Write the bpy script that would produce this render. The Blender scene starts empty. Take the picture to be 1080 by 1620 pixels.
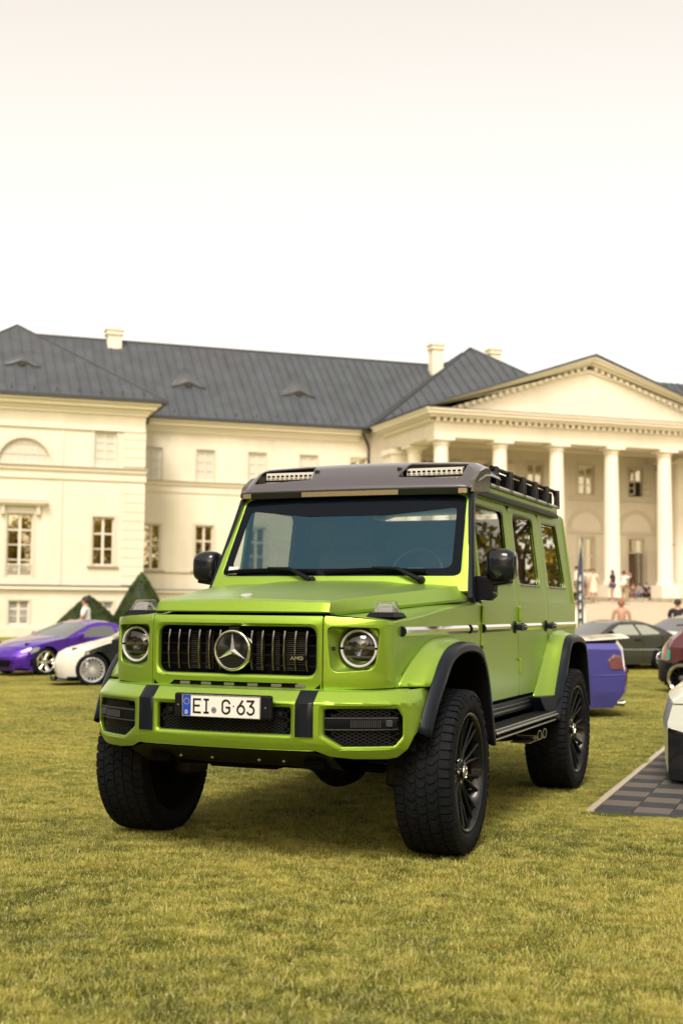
import bpy, bmesh, math, random
from mathutils import Vector, Matrix
from mathutils.geometry import tessellate_polygon
R = math.radians
PI = math.pi
rnd = random.Random(7)
scene = bpy.context.scene
COL = scene.collection

# ------------------------------------------------------------------ camera
CAM = Vector((3.14693774, -6.92210511, 1.3656933))
yaw, pitch, roll = R(22.3718647), R(4.32598826), R(0.48477107)
fw = Vector((-math.sin(yaw) * math.cos(pitch), math.cos(yaw) * math.cos(pitch), math.sin(pitch)))
rt0 = Vector((math.cos(yaw), math.sin(yaw), 0))
up0 = rt0.cross(fw)
rt = rt0 * math.cos(roll) + up0 * math.sin(roll)
up = -rt0 * math.sin(roll) + up0 * math.cos(roll)
cd = bpy.data.cameras.new('camera')
cam = bpy.data.objects.new('camera', cd)
COL.objects.link(cam)
cam.matrix_world = Matrix(((rt.x, up.x, -fw.x, CAM.x), (rt.y, up.y, -fw.y, CAM.y), (rt.z, up.z, -fw.z, CAM.z), (0, 0, 0, 1)))
cd.sensor_width = 36
cd.lens = 2009.15 / 1620 * 36
cd.clip_end = 900
cd.clip_start = .1
cd.dof.use_dof = True
cd.dof.focus_distance = 7.3
cd.dof.aperture_fstop = 2.4
scene.camera = cam

# ------------------------------------------------------------------ world, sun, exposure
SUN_AZ, SUN_EL = R(166), R(50)          # azimuth from +y towards +x
world = bpy.data.worlds.new('World')
scene.world = world
world.use_nodes = True
nt = world.node_tree
nt.nodes.clear()
wo = nt.nodes.new('ShaderNodeOutputWorld')
sky = nt.nodes.new('ShaderNodeTexSky')
sky.sky_type = 'NISHITA'
sky.sun_disc = False
sky.sun_elevation = R(18)
sky.sun_rotation = SUN_AZ
sky.dust_density = 4
b1 = nt.nodes.new('ShaderNodeBackground')
b1.inputs[1].default_value = .05
nt.links.new(sky.outputs[0], b1.inputs[0])
tc = nt.nodes.new('ShaderNodeTexCoord')
sp = nt.nodes.new('ShaderNodeSeparateXYZ')
nt.links.new(tc.outputs['Generated'], sp.inputs[0])
cr = nt.nodes.new('ShaderNodeValToRGB')
cr.color_ramp.elements[0].position = 0
cr.color_ramp.elements[0].color = (.60, .50, .38, 1)
cr.color_ramp.elements[1].position = 1
cr.color_ramp.elements[1].color = (.38, .315, .225, 1)
e = cr.color_ramp.elements.new(.22); e.color = (.48, .395, .295, 1)
e = cr.color_ramp.elements.new(.33); e.color = (.43, .36, .26, 1)
e = cr.color_ramp.elements.new(.45); e.color = (.384, .313, .218, 1)
nt.links.new(sp.outputs[2], cr.inputs[0])
b2 = nt.nodes.new('ShaderNodeBackground')
b2.inputs[1].default_value = .95
nt.links.new(cr.outputs[0], b2.inputs[0])
ad = nt.nodes.new('ShaderNodeAddShader')
nt.links.new(b1.outputs[0], ad.inputs[0]); nt.links.new(b2.outputs[0], ad.inputs[1])
nt.links.new(ad.outputs[0], wo.inputs[0])
sl = bpy.data.lights.new('sun', 'SUN')
sl.energy = 1.75
sl.angle = R(22)
sl.color = (1, .93, .82)
sun = bpy.data.objects.new('sun', sl)
COL.objects.link(sun)
sd = Vector((math.sin(SUN_AZ) * math.cos(SUN_EL), math.cos(SUN_AZ) * math.cos(SUN_EL), math.sin(SUN_EL)))
sun.rotation_euler = sd.to_track_quat('Z', 'Y').to_euler()
sun.location = sd * 60
vs = scene.view_settings
vs.view_transform = 'Standard'
vs.look = 'None'
vs.exposure = 1.10
vs.gamma = 1
vs.use_curve_mapping = False
scene.cycles.max_bounces = 8
scene.cycles.transparent_max_bounces = 12

# ------------------------------------------------------------------ materials
MATS = {}
def mat(name, col, rough=.5, metal=0, coat=0, noise=None, bump=None, spec=None, streak=0):
    if name in MATS: return MATS[name]
    m = bpy.data.materials.new(name)
    m.use_nodes = True
    n = m.node_tree; p = n.nodes['Principled BSDF']
    p.inputs['Base Color'].default_value = (*col, 1)
    p.inputs['Roughness'].default_value = rough
    p.inputs['Metallic'].default_value = metal
    p.inputs['Coat Weight'].default_value = coat
    p.inputs['Coat Roughness'].default_value = .05
    if spec is not None: p.inputs['Specular IOR Level'].default_value = spec
    g = None
    if noise or bump:
        t = n.nodes.new('ShaderNodeTexCoord')
    if noise:       # (scale, amount, detail)
        nz = n.nodes.new('ShaderNodeTexNoise'); nz.inputs['Scale'].default_value = noise[0]; nz.inputs['Detail'].default_value = 6
        n.links.new(t.outputs['Object'], nz.inputs['Vector'])
        mr = n.nodes.new('ShaderNodeMapRange')
        mr.inputs[1].default_value = .3; mr.inputs[2].default_value = .7
        mr.inputs[3].default_value = 1 - noise[1]; mr.inputs[4].default_value = 1 + noise[1] * .6
        n.links.new(nz.outputs[0], mr.inputs[0])
        vm = n.nodes.new('ShaderNodeVectorMath'); vm.operation = 'SCALE'
        vm.inputs[0].default_value = col
        n.links.new(mr.outputs[0], vm.inputs['Scale'])
        n.links.new(vm.outputs[0], p.inputs['Base Color'])
    if streak:
        mp = n.nodes.new('ShaderNodeMapping'); mp.inputs['Scale'].default_value = (1.6, 1.6, .12)
        n.links.new(t.outputs['Object'], mp.inputs['Vector'])
        n2 = n.nodes.new('ShaderNodeTexNoise'); n2.inputs['Scale'].default_value = 1.0; n2.inputs['Detail'].default_value = 5; n.links.new(mp.outputs[0], n2.inputs['Vector'])
        m2 = n.nodes.new('ShaderNodeMapRange'); m2.inputs[1].default_value = .35; m2.inputs[2].default_value = .65; m2.inputs[3].default_value = 1 - streak; m2.inputs[4].default_value = 1
        n.links.new(n2.outputs[0], m2.inputs[0])
        v2 = n.nodes.new('ShaderNodeVectorMath'); v2.operation = 'SCALE'; n.links.new(vm.outputs[0], v2.inputs[0]); n.links.new(m2.outputs[0], v2.inputs['Scale']); n.links.new(v2.outputs[0], p.inputs['Base Color'])
    if bump:        # (scale, strength, distance)
        nb = n.nodes.new('ShaderNodeTexNoise'); nb.inputs['Scale'].default_value = bump[0]; nb.inputs['Detail'].default_value = 5
        n.links.new(t.outputs['Object'], nb.inputs['Vector'])
        bp = n.nodes.new('ShaderNodeBump'); bp.inputs['Strength'].default_value = bump[1]; bp.inputs['Distance'].default_value = bump[2]
        n.links.new(nb.outputs[0], bp.inputs['Height']); n.links.new(bp.outputs[0], p.inputs['Normal'])
    MATS[name] = m
    return m

def glass_mat(name, gloss, tint, fac=.4, rough=.0, fres=True):
    m = bpy.data.materials.new(name); m.use_nodes = True
    n = m.node_tree; n.nodes.clear()
    o = n.nodes.new('ShaderNodeOutputMaterial')
    tr = n.nodes.new('ShaderNodeBsdfTransparent'); tr.inputs[0].default_value = (*tint, 1)
    gl = n.nodes.new('ShaderNodeBsdfGlossy'); gl.inputs['Color'].default_value = (*gloss, 1); gl.inputs['Roughness'].default_value = rough
    mx = n.nodes.new('ShaderNodeMixShader')
    if fres:
        lw = n.nodes.new('ShaderNodeLayerWeight'); lw.inputs[0].default_value = .35
        mr = n.nodes.new('ShaderNodeMapRange'); mr.inputs[3].default_value = fac; mr.inputs[4].default_value = min(1, fac + .5)
        n.links.new(lw.outputs['Fresnel'], mr.inputs[0]); n.links.new(mr.outputs[0], mx.inputs[0])
    else:
        mx.inputs[0].default_value = fac
    n.links.new(tr.outputs[0], mx.inputs[1]); n.links.new(gl.outputs[0], mx.inputs[2]); n.links.new(mx.outputs[0], o.inputs[0])
    MATS[name] = m
    return m

def paint_mat(name, face, graze, rough=.36, metal=.75, coat=.0):
    m = bpy.data.materials.new(name); m.use_nodes = True
    n = m.node_tree; p = n.nodes['Principled BSDF']
    lw = n.nodes.new('ShaderNodeLayerWeight'); lw.inputs[0].default_value = .45
    mx = n.nodes.new('ShaderNodeMix'); mx.data_type = 'RGBA'
    mx.inputs[6].default_value = (*face, 1); mx.inputs[7].default_value = (*graze, 1)
    n.links.new(lw.outputs['Facing'], mx.inputs[0]); n.links.new(mx.outputs[2], p.inputs['Base Color'])
    p.inputs['Roughness'].default_value = rough; p.inputs['Metallic'].default_value = metal
    p.inputs['Coat Weight'].default_value = coat; p.inputs['Coat Roughness'].default_value = .08 if rough < .3 else .24
    t = n.nodes.new('ShaderNodeTexCoord')
    nb = n.nodes.new('ShaderNodeTexNoise'); nb.inputs['Scale'].default_value = 900
    n.links.new(t.outputs['Object'], nb.inputs['Vector'])
    bp = n.nodes.new('ShaderNodeBump'); bp.inputs['Strength'].default_value = .05; bp.inputs['Distance'].default_value = .0005
    n.links.new(nb.outputs[0], bp.inputs['Height']); n.links.new(bp.outputs[0], p.inputs['Normal'])
    MATS[name] = m
    return m

green = paint_mat('satin_lime_paint', (.265, .425, .024), (.35, .52, .12), .40, .75, .5)
navy = mat('satin_black_trim', (.005, .008, .015), .38, 0, .05, spec=.2)
carbon = mat('carbon_weave', (.16, .15, .175), .28, .8, .6)
black = mat('black_plastic', (.004, .005, .007), .5, spec=.15)
deep = mat('underbody_black', (.003, .003, .0035), .9, spec=.1)
gloss_black = mat('gloss_black', (.006, .007, .009), .08, 0, .6)
chrome = mat('chrome', (.78, .76, .73), .12, 1)
dark_chrome = mat('dark_chrome', (.32, .30, .28), .2, 1)
alu = mat('brushed_alu', (.55, .53, .5), .35, 1)
rubber = mat('tyre_rubber', (.0065, .008, .0105), .7, spec=.14, noise=(30, .35), bump=(60, .3, .002))
mat('disc_metal', (.16, .15, .14), .35, .8)
rim_mat = mat('black_rim', (.004, .005, .008), .25, .1, .25, spec=.3)
white_plastic = mat('white_light_guide', (.52, .52, .50), .3)
windshield = glass_mat('coated_windscreen', (.19, .42, .60), (.74, .80, .78), .22)
side_glass = glass_mat('privacy_glass', (.95, .95, .9), (.10, .11, .09), .55)
front_glass = glass_mat('front_door_glass', (.95, .95, .9), (.75, .80, .70), .10)
clear_glass = glass_mat('clear_lens', (1, 1, 1), (.92, .93, .93), .10)
lens_glass = glass_mat('headlight_lens', (1, 1, 1), (.45, .47, .50), .07)
leather = mat('dark_leather', (.11, .10, .09), .6)

# ------------------------------------------------------------------ mesh helpers
class MB:
    def __init__(s, xf=None): s.v = []; s.f = []; s.xf = xf
    def add(s, vs_, fs):
        o = len(s.v)
        s.v += [Vector(p) for p in vs_]; s.f += [[i + o for i in q] for q in fs]
        return s
    def box(s, a, b, m=None):
        x0, y0, z0 = a; x1, y1, z1 = b
        p = [Vector(q) for q in ((x0,y0,z0),(x1,y0,z0),(x1,y1,z0),(x0,y1,z0),(x0,y0,z1),(x1,y0,z1),(x1,y1,z1),(x0,y1,z1))]
        if m: p = [m @ q for q in p]
        return s.add(p, [(0,3,2,1),(4,5,6,7),(0,1,5,4),(1,2,6,5),(2,3,7,6),(3,0,4,7)])
    def cbox(s, c, d, m=None):
        c = Vector(c); d = Vector(d) / 2
        return s.box(c - d, c + d, m)
    def prism(s, poly, z0, z1, fn):      # poly 2D, fn(a,b,h)->3D
        n = len(poly)
        lo = [fn(a, b, z0) for a, b in poly]; hi = [fn(a, b, z1) for a, b in poly]
        tris = tessellate_polygon([[Vector((a, b, 0)) for a, b in poly]])
        fs = [tuple(t) for t in tris] + [tuple(n + i for i in t) for t in tris]
        fs += [(i, (i + 1) % n, n + (i + 1) % n, n + i) for i in range(n)]
        return s.add(lo + hi, fs)
    def loft(s, rings, closed=True, cap=True):
        n = len(rings[0]); fs = []
        for k in range(len(rings) - 1):
            for i in range(n if closed else n - 1):
                j = (i + 1) % n
                fs.append((k * n + i, k * n + j, (k + 1) * n + j, (k + 1) * n + i))
        if cap and closed:
            fs.append(tuple(range(n - 1, -1, -1))); fs.append(tuple((len(rings) - 1) * n + i for i in range(n)))
        return s.add([p for r in rings for p in r], fs)
    def tube(s, path, r, seg=8, r2=None, flat=1):
        path = [Vector(p) for p in path]; rings = []
        prev = None
        for i, p in enumerate(path):
            t = (path[min(i + 1, len(path) - 1)] - path[max(i - 1, 0)]).normalized()
            a = Vector((0, 0, 1)) if abs(t.z) < .9 else Vector((1, 0, 0))
            u = t.cross(a).normalized() if prev is None else (prev - t * prev.dot(t)).normalized()
            prev = u; w = t.cross(u)
            rr = r[i] if isinstance(r, (list, tuple)) else r + ((r2 - r) * i / (len(path) - 1) if r2 is not None else 0)
            rings.append([p + (u * math.cos(q) + w * math.sin(q) * flat) * rr for q in [2 * PI * k / seg for k in range(seg)]])
        return s.loft(rings)
    def lathe(s, prof, c=(0, 0, 0), axis='x', seg=32, closed=False, a0=0, a1=2 * PI):
        full = abs(a1 - a0 - 2 * PI) < 1e-6
        c = Vector(c); rings = []
        for k in range(seg + (0 if full else 1)):
            a = a0 + (a1 - a0) * k / seg; ring = []
            for h, r in prof:
                d = {'x': (h, r * math.cos(a), r * math.sin(a)), 'y': (r * math.cos(a), h, r * math.sin(a)), 'z': (r * math.cos(a), r * math.sin(a), h)}[axis]
                ring.append(c + Vector(d))
            rings.append(ring)
        if full: rings.append(rings[0])
        return s.loft(rings, closed=closed, cap=False)
    def build(s, name, m, parent=None, smooth=True, bevel=0, seg=2, ang=35, origin=None, doubles=True, recalc=True, mats=None):
        me = bpy.data.meshes.new(name)
        vv = [s.xf(p) for p in s.v] if s.xf else s.v
        bm = bmesh.new()
        bv = [bm.verts.new(p) for p in vv]
        for q in s.f:
            try: bm.faces.new([bv[i] for i in q])
            except ValueError: pass
        if doubles: bmesh.ops.remove_doubles(bm, verts=bm.verts, dist=1e-5)
        if recalc: bmesh.ops.recalc_face_normals(bm, faces=bm.faces)
        bm.to_mesh(me); bm.free()
        return finish(me, name, m, parent, smooth, bevel, seg, ang)

def finish(me, name, m, parent, smooth=True, bevel=0, seg=2, ang=35):
    if m: me.materials.append(m)
    if smooth:
        me.shade_smooth()
        if not bevel: me.set_sharp_from_angle(angle=R(ang))
    o = bpy.data.objects.new(name, me); COL.objects.link(o)
    if parent: o.parent = parent
    if bevel:
        b = o.modifiers.new('bevel', 'BEVEL'); b.width = bevel; b.segments = seg; b.limit_method = 'ANGLE'; b.angle_limit = R(ang)
        b.use_clamp_overlap = True; b.miter_outer = 'MITER_SHARP'
        w = o.modifiers.new('wn', 'WEIGHTED_NORMAL'); w.keep_sharp = True
    return o

def panel(name, outer, holes, fn, m, parent, th=.012, ucuts=(), vcuts=(), bev=.004, out=(0, -1, 0), seg=2):
    polys = [[Vector((a, b, 0)) for a, b in outer]] + [[Vector((a, b, 0)) for a, b in h] for h in holes]
    tris = tessellate_polygon(polys)
    flat = [p for q in polys for p in q]
    bm = bmesh.new(); bv = [bm.verts.new(p) for p in flat]
    for t in tris:
        try: bm.faces.new([bv[i] for i in t])
        except ValueError: pass
    for cuts, no, ax in ((ucuts, (1, 0, 0), 0), (vcuts, (0, 1, 0), 1)):
        for c in cuts:
            co = [0, 0, 0]; co[ax] = c
            bmesh.ops.bisect_plane(bm, geom=bm.verts[:] + bm.edges[:] + bm.faces[:], plane_co=co, plane_no=no, dist=1e-5)
    for v in bm.verts: v.co = Vector(fn(v.co.x, v.co.y))
    bmesh.ops.remove_doubles(bm, verts=bm.verts, dist=1e-5)
    bmesh.ops.recalc_face_normals(bm, faces=bm.faces)
    s = Vector((0, 0, 0)); bm.normal_update()
    for f in bm.faces: s += f.normal * f.calc_area()
    if s.dot(Vector(out)) < 0: bmesh.ops.reverse_faces(bm, faces=bm.faces)
    me = bpy.data.meshes.new(name); bm.to_mesh(me); bm.free()
    me.materials.append(m); me.shade_smooth()
    o = bpy.data.objects.new(name, me); COL.objects.link(o)
    if parent: o.parent = parent
    if th:
        sm = o.modifiers.new('solid', 'SOLIDIFY'); sm.thickness = th; sm.offset = -1
        if bev:
            b = o.modifiers.new('bevel', 'BEVEL'); b.width = bev; b.segments = seg; b.limit_method = 'ANGLE'; b.angle_limit = R(50); b.use_clamp_overlap = False
    w = o.modifiers.new('wn', 'WEIGHTED_NORMAL'); w.keep_sharp = True
    return o

def grow(poly, d):
    cx = sum(a for a, b in poly) / len(poly); cy = sum(b for a, b in poly) / len(poly)
    hx = max(abs(a - cx) for a, b in poly); hy = max(abs(b - cy) for a, b in poly)
    return [(cx + (a - cx) * (1 + d / hx), cy + (b - cy) * (1 + d / hy)) for a, b in poly]
def edge_rim(name, outer, inner, fn, depth, inw=Vector((0, 1, 0))):
    ro, ri = [Vector(fn(a, b)) for a, b in outer], [Vector(fn(a, b)) for a, b in inner]
    r0 = [p + inw * .0006 for p in ro]; r1 = [o.lerp(i, .55) + inw * .003 for o, i in zip(ro, ri)]; r2 = [o.lerp(i, .9) + inw * .010 for o, i in zip(ro, ri)]
    r3 = [p + inw * .018 for p in ri]; r4 = [p + inw * depth for p in ri]
    return MB().loft([r0, r1, r2, r3, r4], closed=True, cap=False).build(name, green, G, ang=75)
def fillet(pts, r, n=5):
    out = []; N = len(pts)
    for i in range(N):
        p = Vector(pts[i][:2]); a = Vector(pts[i - 1][:2]); b = Vector(pts[(i + 1) % N][:2])
        rr = pts[i][2] if len(pts[i]) > 2 else r
        da, db = (a - p), (b - p)
        ang = da.angle(db)
        if rr <= 0 or ang > PI - .05: out.append((p.x, p.y)); continue
        t = min(rr / math.tan(ang / 2), da.length * .49, db.length * .49)
        p0 = p + da.normalized() * t; p1 = p + db.normalized() * t
        for k in range(n + 1):
            s = k / n
            q = p0 * (1 - s) ** 2 + p * 2 * s * (1 - s) + p1 * s * s
            out.append((q.x, q.y))
    return out
def rrect(x0, z0, x1, z1, r, n=5): return fillet([(x0, z0), (x1, z0), (x1, z1), (x0, z1)], r, n)
def interp(tab, x):
    if x <= tab[0][0]: return tab[0][1]
    for (a, b), (c, d) in zip(tab, tab[1:]):
        if x <= c: return b + (d - b) * (x - a) / (c - a)
    return tab[-1][1]
def smooth_curve(pts, n):
    pts = [Vector(p) for p in pts]
    P = [pts[0] * 2 - pts[1]] + pts + [pts[-1] * 2 - pts[-2]]
    dense = []
    for i in range(1, len(P) - 2):
        for k in range(12):
            t = k / 12
            dense.append(.5 * ((2 * P[i]) + (P[i + 1] - P[i - 1]) * t + (2 * P[i - 1] - 5 * P[i] + 4 * P[i + 1] - P[i + 2]) * t * t + (3 * P[i] - P[i - 1] - 3 * P[i + 1] + P[i + 2]) * t ** 3))
    dense.append(pts[-1])
    L = [0]
    for a, b in zip(dense, dense[1:]): L.append(L[-1] + (b - a).length)
    out = []
    j = 0
    for k in range(n):
        s = L[-1] * k / (n - 1)
        while j < len(L) - 2 and L[j + 1] < s: j += 1
        t = (s - L[j]) / max(1e-9, L[j + 1] - L[j])
        out.append(dense[j].lerp(dense[j + 1], min(1, t)))
    return out
def lin(a, b, n): return [a + (b - a) * i / (n - 1) for i in range(n)]
def empty(name, loc=(0, 0, 0), rz=0, label=None, cat=None, group=None):
    o = bpy.data.objects.new(name, None); COL.objects.link(o)
    o.location = loc; o.rotation_euler.z = rz; o.empty_display_size = .2
    tag(o, label, cat, group)
    return o
def part_empty(name, parent, loc=(0, 0, 0)):
    o = bpy.data.objects.new(name, None); COL.objects.link(o); o.parent = parent; o.location = loc
    return o
def tag(o, label=None, cat=None, group=None, kind=None):
    if label: o['label'] = label
    if cat: o['category'] = cat
    if group: o['group'] = group
    if kind: o['kind'] = kind
    return o
def copy_tree(o, parent=None):
    c = o.copy(); COL.objects.link(c)
    if parent: c.parent = parent
    for ch in [x for x in bpy.data.objects if x.parent == o]: copy_tree(ch, c)
    return c

# ================================================================== the green off-roader
G = empty('off_road_car', (0, 0, 0), 0, 'tall lime green off-road wagon with black flares and roof light bars, parked front and centre', 'car')
SIDE = [(.55, .885), (.73, .889), (1.0, .892), (1.012, .881), (1.2, .884), (1.40, .885), (1.416, .885), (1.428, .872), (1.53, .864), (2.03, .806), (2.14, .798)]
def SX(y, z):
    x = interp(SIDE, z)
    if y < -.1: x -= .055 * ((-.1 - y) / .5) ** 2
    return x
VC = (1.0, 1.012, 1.2, 1.416, 1.428, 1.53, 2.03)
def side_fn(s): return lambda y, z: (s * SX(y, z), y, z)
fender_top = lambda y: interp([(-.75, 1.285), (-.4, 1.305), (.14, 1.36), (.69, 1.392), (.95, 1.405)], y)
OF = [(-.55, .70), (-.50, .81), (-.41, .94), (-.27, 1.08), (-.11, 1.145), (.12, 1.165), (.35, 1.135), (.46, 1.05), (.535, .93), (.60, .75), (.665, .545)]
IF = [(-.60, .80), (-.52, .95), (-.40, 1.05), (-.28, 1.117), (-.16, 1.165), (-.02, 1.188), (.26, 1.192), (.39, 1.17), (.50, 1.06), (.57, .90), (.63, .74)]
OR = [(-.53, .565), (-.43, .64), (-.36, .76), (-.22, .95), (-.09, 1.11), (.05, 1.155), (.38, 1.14), (.50, 1.09), (.57, .95), (.63, .75), (.66, .60)]
IR = [(-.60, .72), (-.40, .90), (-.24, 1.03), (-.10, 1.14), (.05, 1.19), (.33, 1.195), (.47, 1.15), (.57, 1.0), (.63, .85), (.66, .72), (.68, .62)]
NA = 36
for s in (1, -1):
    # front fender side with wheel arch
    arch = [(p.x, p.y) for p in smooth_curve([(a, b, 0) for a, b in IF], NA)]
    outer = [(-.545, .80)] + [(a, b) for a, b in arch if b > .81 and a < 0] + [(a, b) for a, b in arch if b > .76 and a >= 0]
    outer = [(-.545, .945)] + [(a, b) for a, b in arch if a > -.52 and (a < 0 or b > .76)] + [(.86, .76), (.905, 1.19), (.922, 1.398)] + [(y, fender_top(y)) for y in (.69, .4, .14, -.1, -.3, -.45, -.545)]
    panel('front_fender', outer, [], side_fn(s), green, G, .012, [-.4, -.3, -.2, -.1], VC[:4], .004, (s, 0, 0))
    # fender top: a wedge from hood edge to the side crease
    ys = [-.62, -.5, -.4, -.3, -.1, .14, .4, .62, .78, .93]
    hood_edge = lambda y: interp([(-.72, .515), (.62, .84), (.95, .85)], y)
    rings = []
    for y in ys:
        xa = hood_edge(y) - .03; xb = SX(y, 1.3) - .012
        za = interp([(-.72, 1.318), (.62, 1.415)], y); zb = fender_top(y)
        ring = []
        for k in range(7):
            t = k / 6
            ring.append(Vector((s * (xa + (xb - xa) * t), y, za + (zb + .004 - za) * t + .006 * math.sin(PI * t))))
        ring += [Vector((s * (xb + .008), y, zb - .002)), Vector((s * (xb + .012), y, zb - .014))]
        rings.append(ring)
    m = MB().loft(rings, closed=False)
    m.build('fender_top', green, G, ang=60)
    # cowl side below the pillar
    # doors, rear quarter
    def win(y0, y1, z0, z1, r=.05, lean=0): return fillet([(y0, z0), (y1 + lean, z0), (y1, z1), (y0, z1)], r, 5)
    wins = {'f': win(.995, 1.745, 1.54, 2.058, .07), 'r': win(1.985, 2.60, 1.54, 2.058, .07), 'q': fillet([(2.885, 1.535), (3.50, 1.535), (3.40, 2.058), (2.875, 2.058)], .06, 5)}
    dF = fillet([(.930, .765, .03), (1.868, .765, .05), (1.868, 2.10, .10), (.985, 2.10, .02), (.938, 1.42, 0)], .05, 6)
    arcR = [(p.x + 2.89, p.y) for p in smooth_curve([(a, b, 0) for a, b in IR], NA)]
    lowR = [(a, b) for a, b in arcR if b > .77 and a < 2.765]
    dR = [(1.90, .765), (2.24, .765)] + [(a, b) for a, b in lowR] + [(2.775, 1.16)] + fillet([(2.775, 1.16), (2.775, 2.085), (1.90, 2.085), (1.90, 1.16)], .05)[6:-6]
    dR = [(1.876, .765), (2.27, .765)] + lowR[1:] + [(2.765, lowR[-1][1] + .03)] + fillet([(2.765, 1.9, 0), (2.765, 2.10, .10), (1.876, 2.10, .06), (1.876, 1.9, 0)], .05, 6)
    qR = [(2.773, 1.17)] + [(a, b) for a, b in arcR if a > 2.78 and b > .64] + [(3.74, .64), (3.765, 1.416), (3.70, 2.12), (2.773, 2.12)]
    doorF = panel('front_door', dF, [wins['f']], side_fn(s), green, G, .02, [], VC, .003, (s, 0, 0))
    doorR = panel('rear_door', dR, [wins['r']], side_fn(s), green, G, .02, [], VC, .003, (s, 0, 0))
    quart = panel('rear_quarter_panel', qR, [wins['q']], side_fn(s), green, G, .02, [], VC, .003, (s, 0, 0))
    # inner frame behind the seams (roof side rail, pillars, sill)
    inn = lambda y, z: (s * (SX(y, z) - .024), y, z)
    fo = [(.93, .74), (2.30, .74), (2.85, 1.2), (3.70, 1.2), (3.68, 2.13), (1.0, 2.13), (.935, 1.45)]
    panel('door_frame', fo, [[(a, b) for a, b in w] for w in wins.values()], inn, deep, G, .02, [], VC, 0, (s, 0, 0))
    tp = fillet([(.93, 2.075), (3.61, 2.075), (3.60, 2.13), (1.0, 2.13)], .005)
    panel('roof_side_rail', [(1.00, 2.106), (2.773, 2.106), (2.773, 2.135), (1.01, 2.135)], [], side_fn(s), green, G, .01, [], (), .002, (s, 0, 0))
    for k, par in (('f', doorF), ('r', doorR), ('q', quart)):
        w = wins[k]
        cy = sum(a for a, b in w) / len(w); cz = sum(b for a, b in w) / len(w)
        big = [(cy + (a - cy) * 1.045, cz + (b - cz) * 1.05) for a, b in w]
        sm_ = [(cy + (a - cy) * .955, cz + (b - cz) * .945) for a, b in w]
        panel('window_seal', big, [sm_], lambda y, z: (s * (SX(y, z) - .004), y, z), gloss_black, par, .008, [], (2.03,), .002, (s, 0, 0))
        panel('window_pane', w, [], lambda y, z: (s * (SX(y, z) - .018), y, z), front_glass if k == 'f' else side_glass, par, 0, [], (2.03,), 0, (s, 0, 0))
        y0 = min(a for a, b in w); y1 = max(a for a, b in w)
        MB().box((s * .858, y0 + .03, 1.535), (s * .872, y1 - .02, 1.549)).build('window_trim', dark_chrome, par, bevel=.002)
    # chrome mouldings in rubber seats
    for y0, y1 in ((-.49, .61), (.655, .80), (.955, 1.60), (1.965, 2.50), (2.90, 3.72)):
        zc = 1.243; prof = [(-.026, 0), (-.024, .012), (-.008, .022), (.008, .022), (.024, .012), (.026, 0)]
        rings = [[Vector((s * (SX(y, zc) - .002 + h), y, zc + q)) for q, h in prof] for y in lin(y0, y1, 6)]
        MB().loft(rings).build('side_moulding', chrome, G, ang=20)
        rings = [[Vector((s * (SX(y, zc) - .001 + h * 1.08), y, zc + q * 1.08)) for q, h in prof] for y in (y0 - .004, y0 + .014)]
        MB().loft(rings).build('moulding_end', black, G, ang=20)
    # handles
    for y in (1.74, 2.665):
        h = MB().lathe([(0, 0), (0, .042), (.008, .042), (.010, 0)], (s * (.884), y + .02, 1.243), 'x', 20)
        m2 = Matrix.Identity(4)
        ho = h.build('handle_recess', black, G)
        ho.scale = (s if s < 0 else 1, 1, 1) if False else (1, 1, 1)
        MB().box((s * .905, y - .015, 1.222), (s * .945, y + .135, 1.264)).build('door_handle', navy, G, bevel=.008)
        MB().tube([(s * .945, y + .11, 1.243), (s * .952, y + .11, 1.243)], .014, 12).build('handle_button', dark_chrome, G)
    # hinges
    for y, z in ((.934, 1.335), (1.872, 1.335), (1.872, .975)):
        MB().tube([(s * .893, y, z - .05), (s * .893, y, z + .05)], .011, 8).box((s * .885, y - .004, z - .052), (s * .897, y + .028, z + .052)).build('door_hinge', green, G, bevel=.002)
    MB().box((s * .884, .915, 1.113), (s * .892, .955, 1.137)).build('side_badge', gloss_black, G, bevel=.001)

    # flares
    for dy, O, I in ((0, OF, IF), (2.89, OR, IR)):
        Oc = smooth_curve([(a, b, 0) for a, b in O], NA); Ic = smooth_curve([(a, b, 0) for a, b in I], NA)
        def P3(x, c): return Vector((s * x, c.x + dy, c.y))
        cen = Vector((.0, .5, 0))
        def strip(name, stops, m_, ang=40, lo=0, hi=NA):
            rings = []
            for k in range(lo, hi):
                ring = []
                for x, t, d in stops:
                    c = Ic[k].lerp(Oc[k], t) + (cen - Oc[k]).normalized() * d
                    if dy == 0 and c.x < -.2 and x > .99: x -= .025 * min(1, max(0, (1.0 - c.y) / .28))
                    if x < .91: x += min(0, SX(c.x + dy, 1.1) - .882) * .8
                    ring.append(P3(x, c))
                rings.append(ring)
            o = MB().loft(rings, closed=False).build(name, m_, G, ang=ang)
            if name == 'wheel_flare' and dy == 0:
                bm = bmesh.new(); bm.from_mesh(o.data)
                fs = [f for f in bm.faces if f.calc_center_median().y < -.1]
                gm_ = set(fs); [gm_.update(f.edges) or gm_.update(f.verts) for f in fs]
                bmesh.ops.bisect_plane(bm, geom=list(gm_), plane_co=(0, 0, .951), plane_no=(0, 0, 1), clear_inner=True)
                bm.to_mesh(o.data); bm.free()
            sm = o.modifiers.new('solid', 'SOLIDIFY'); sm.thickness = .006; sm.offset = 0
            return o
        hi1 = NA
        strip('wheel_flare', [(.880, -.05, -.012), (.892, .03, -.014), (.905, .10, -.004), (.95, .45, -.004), (.995, .80, -.008), (1.0, .82, 0)], green, 50)
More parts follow.
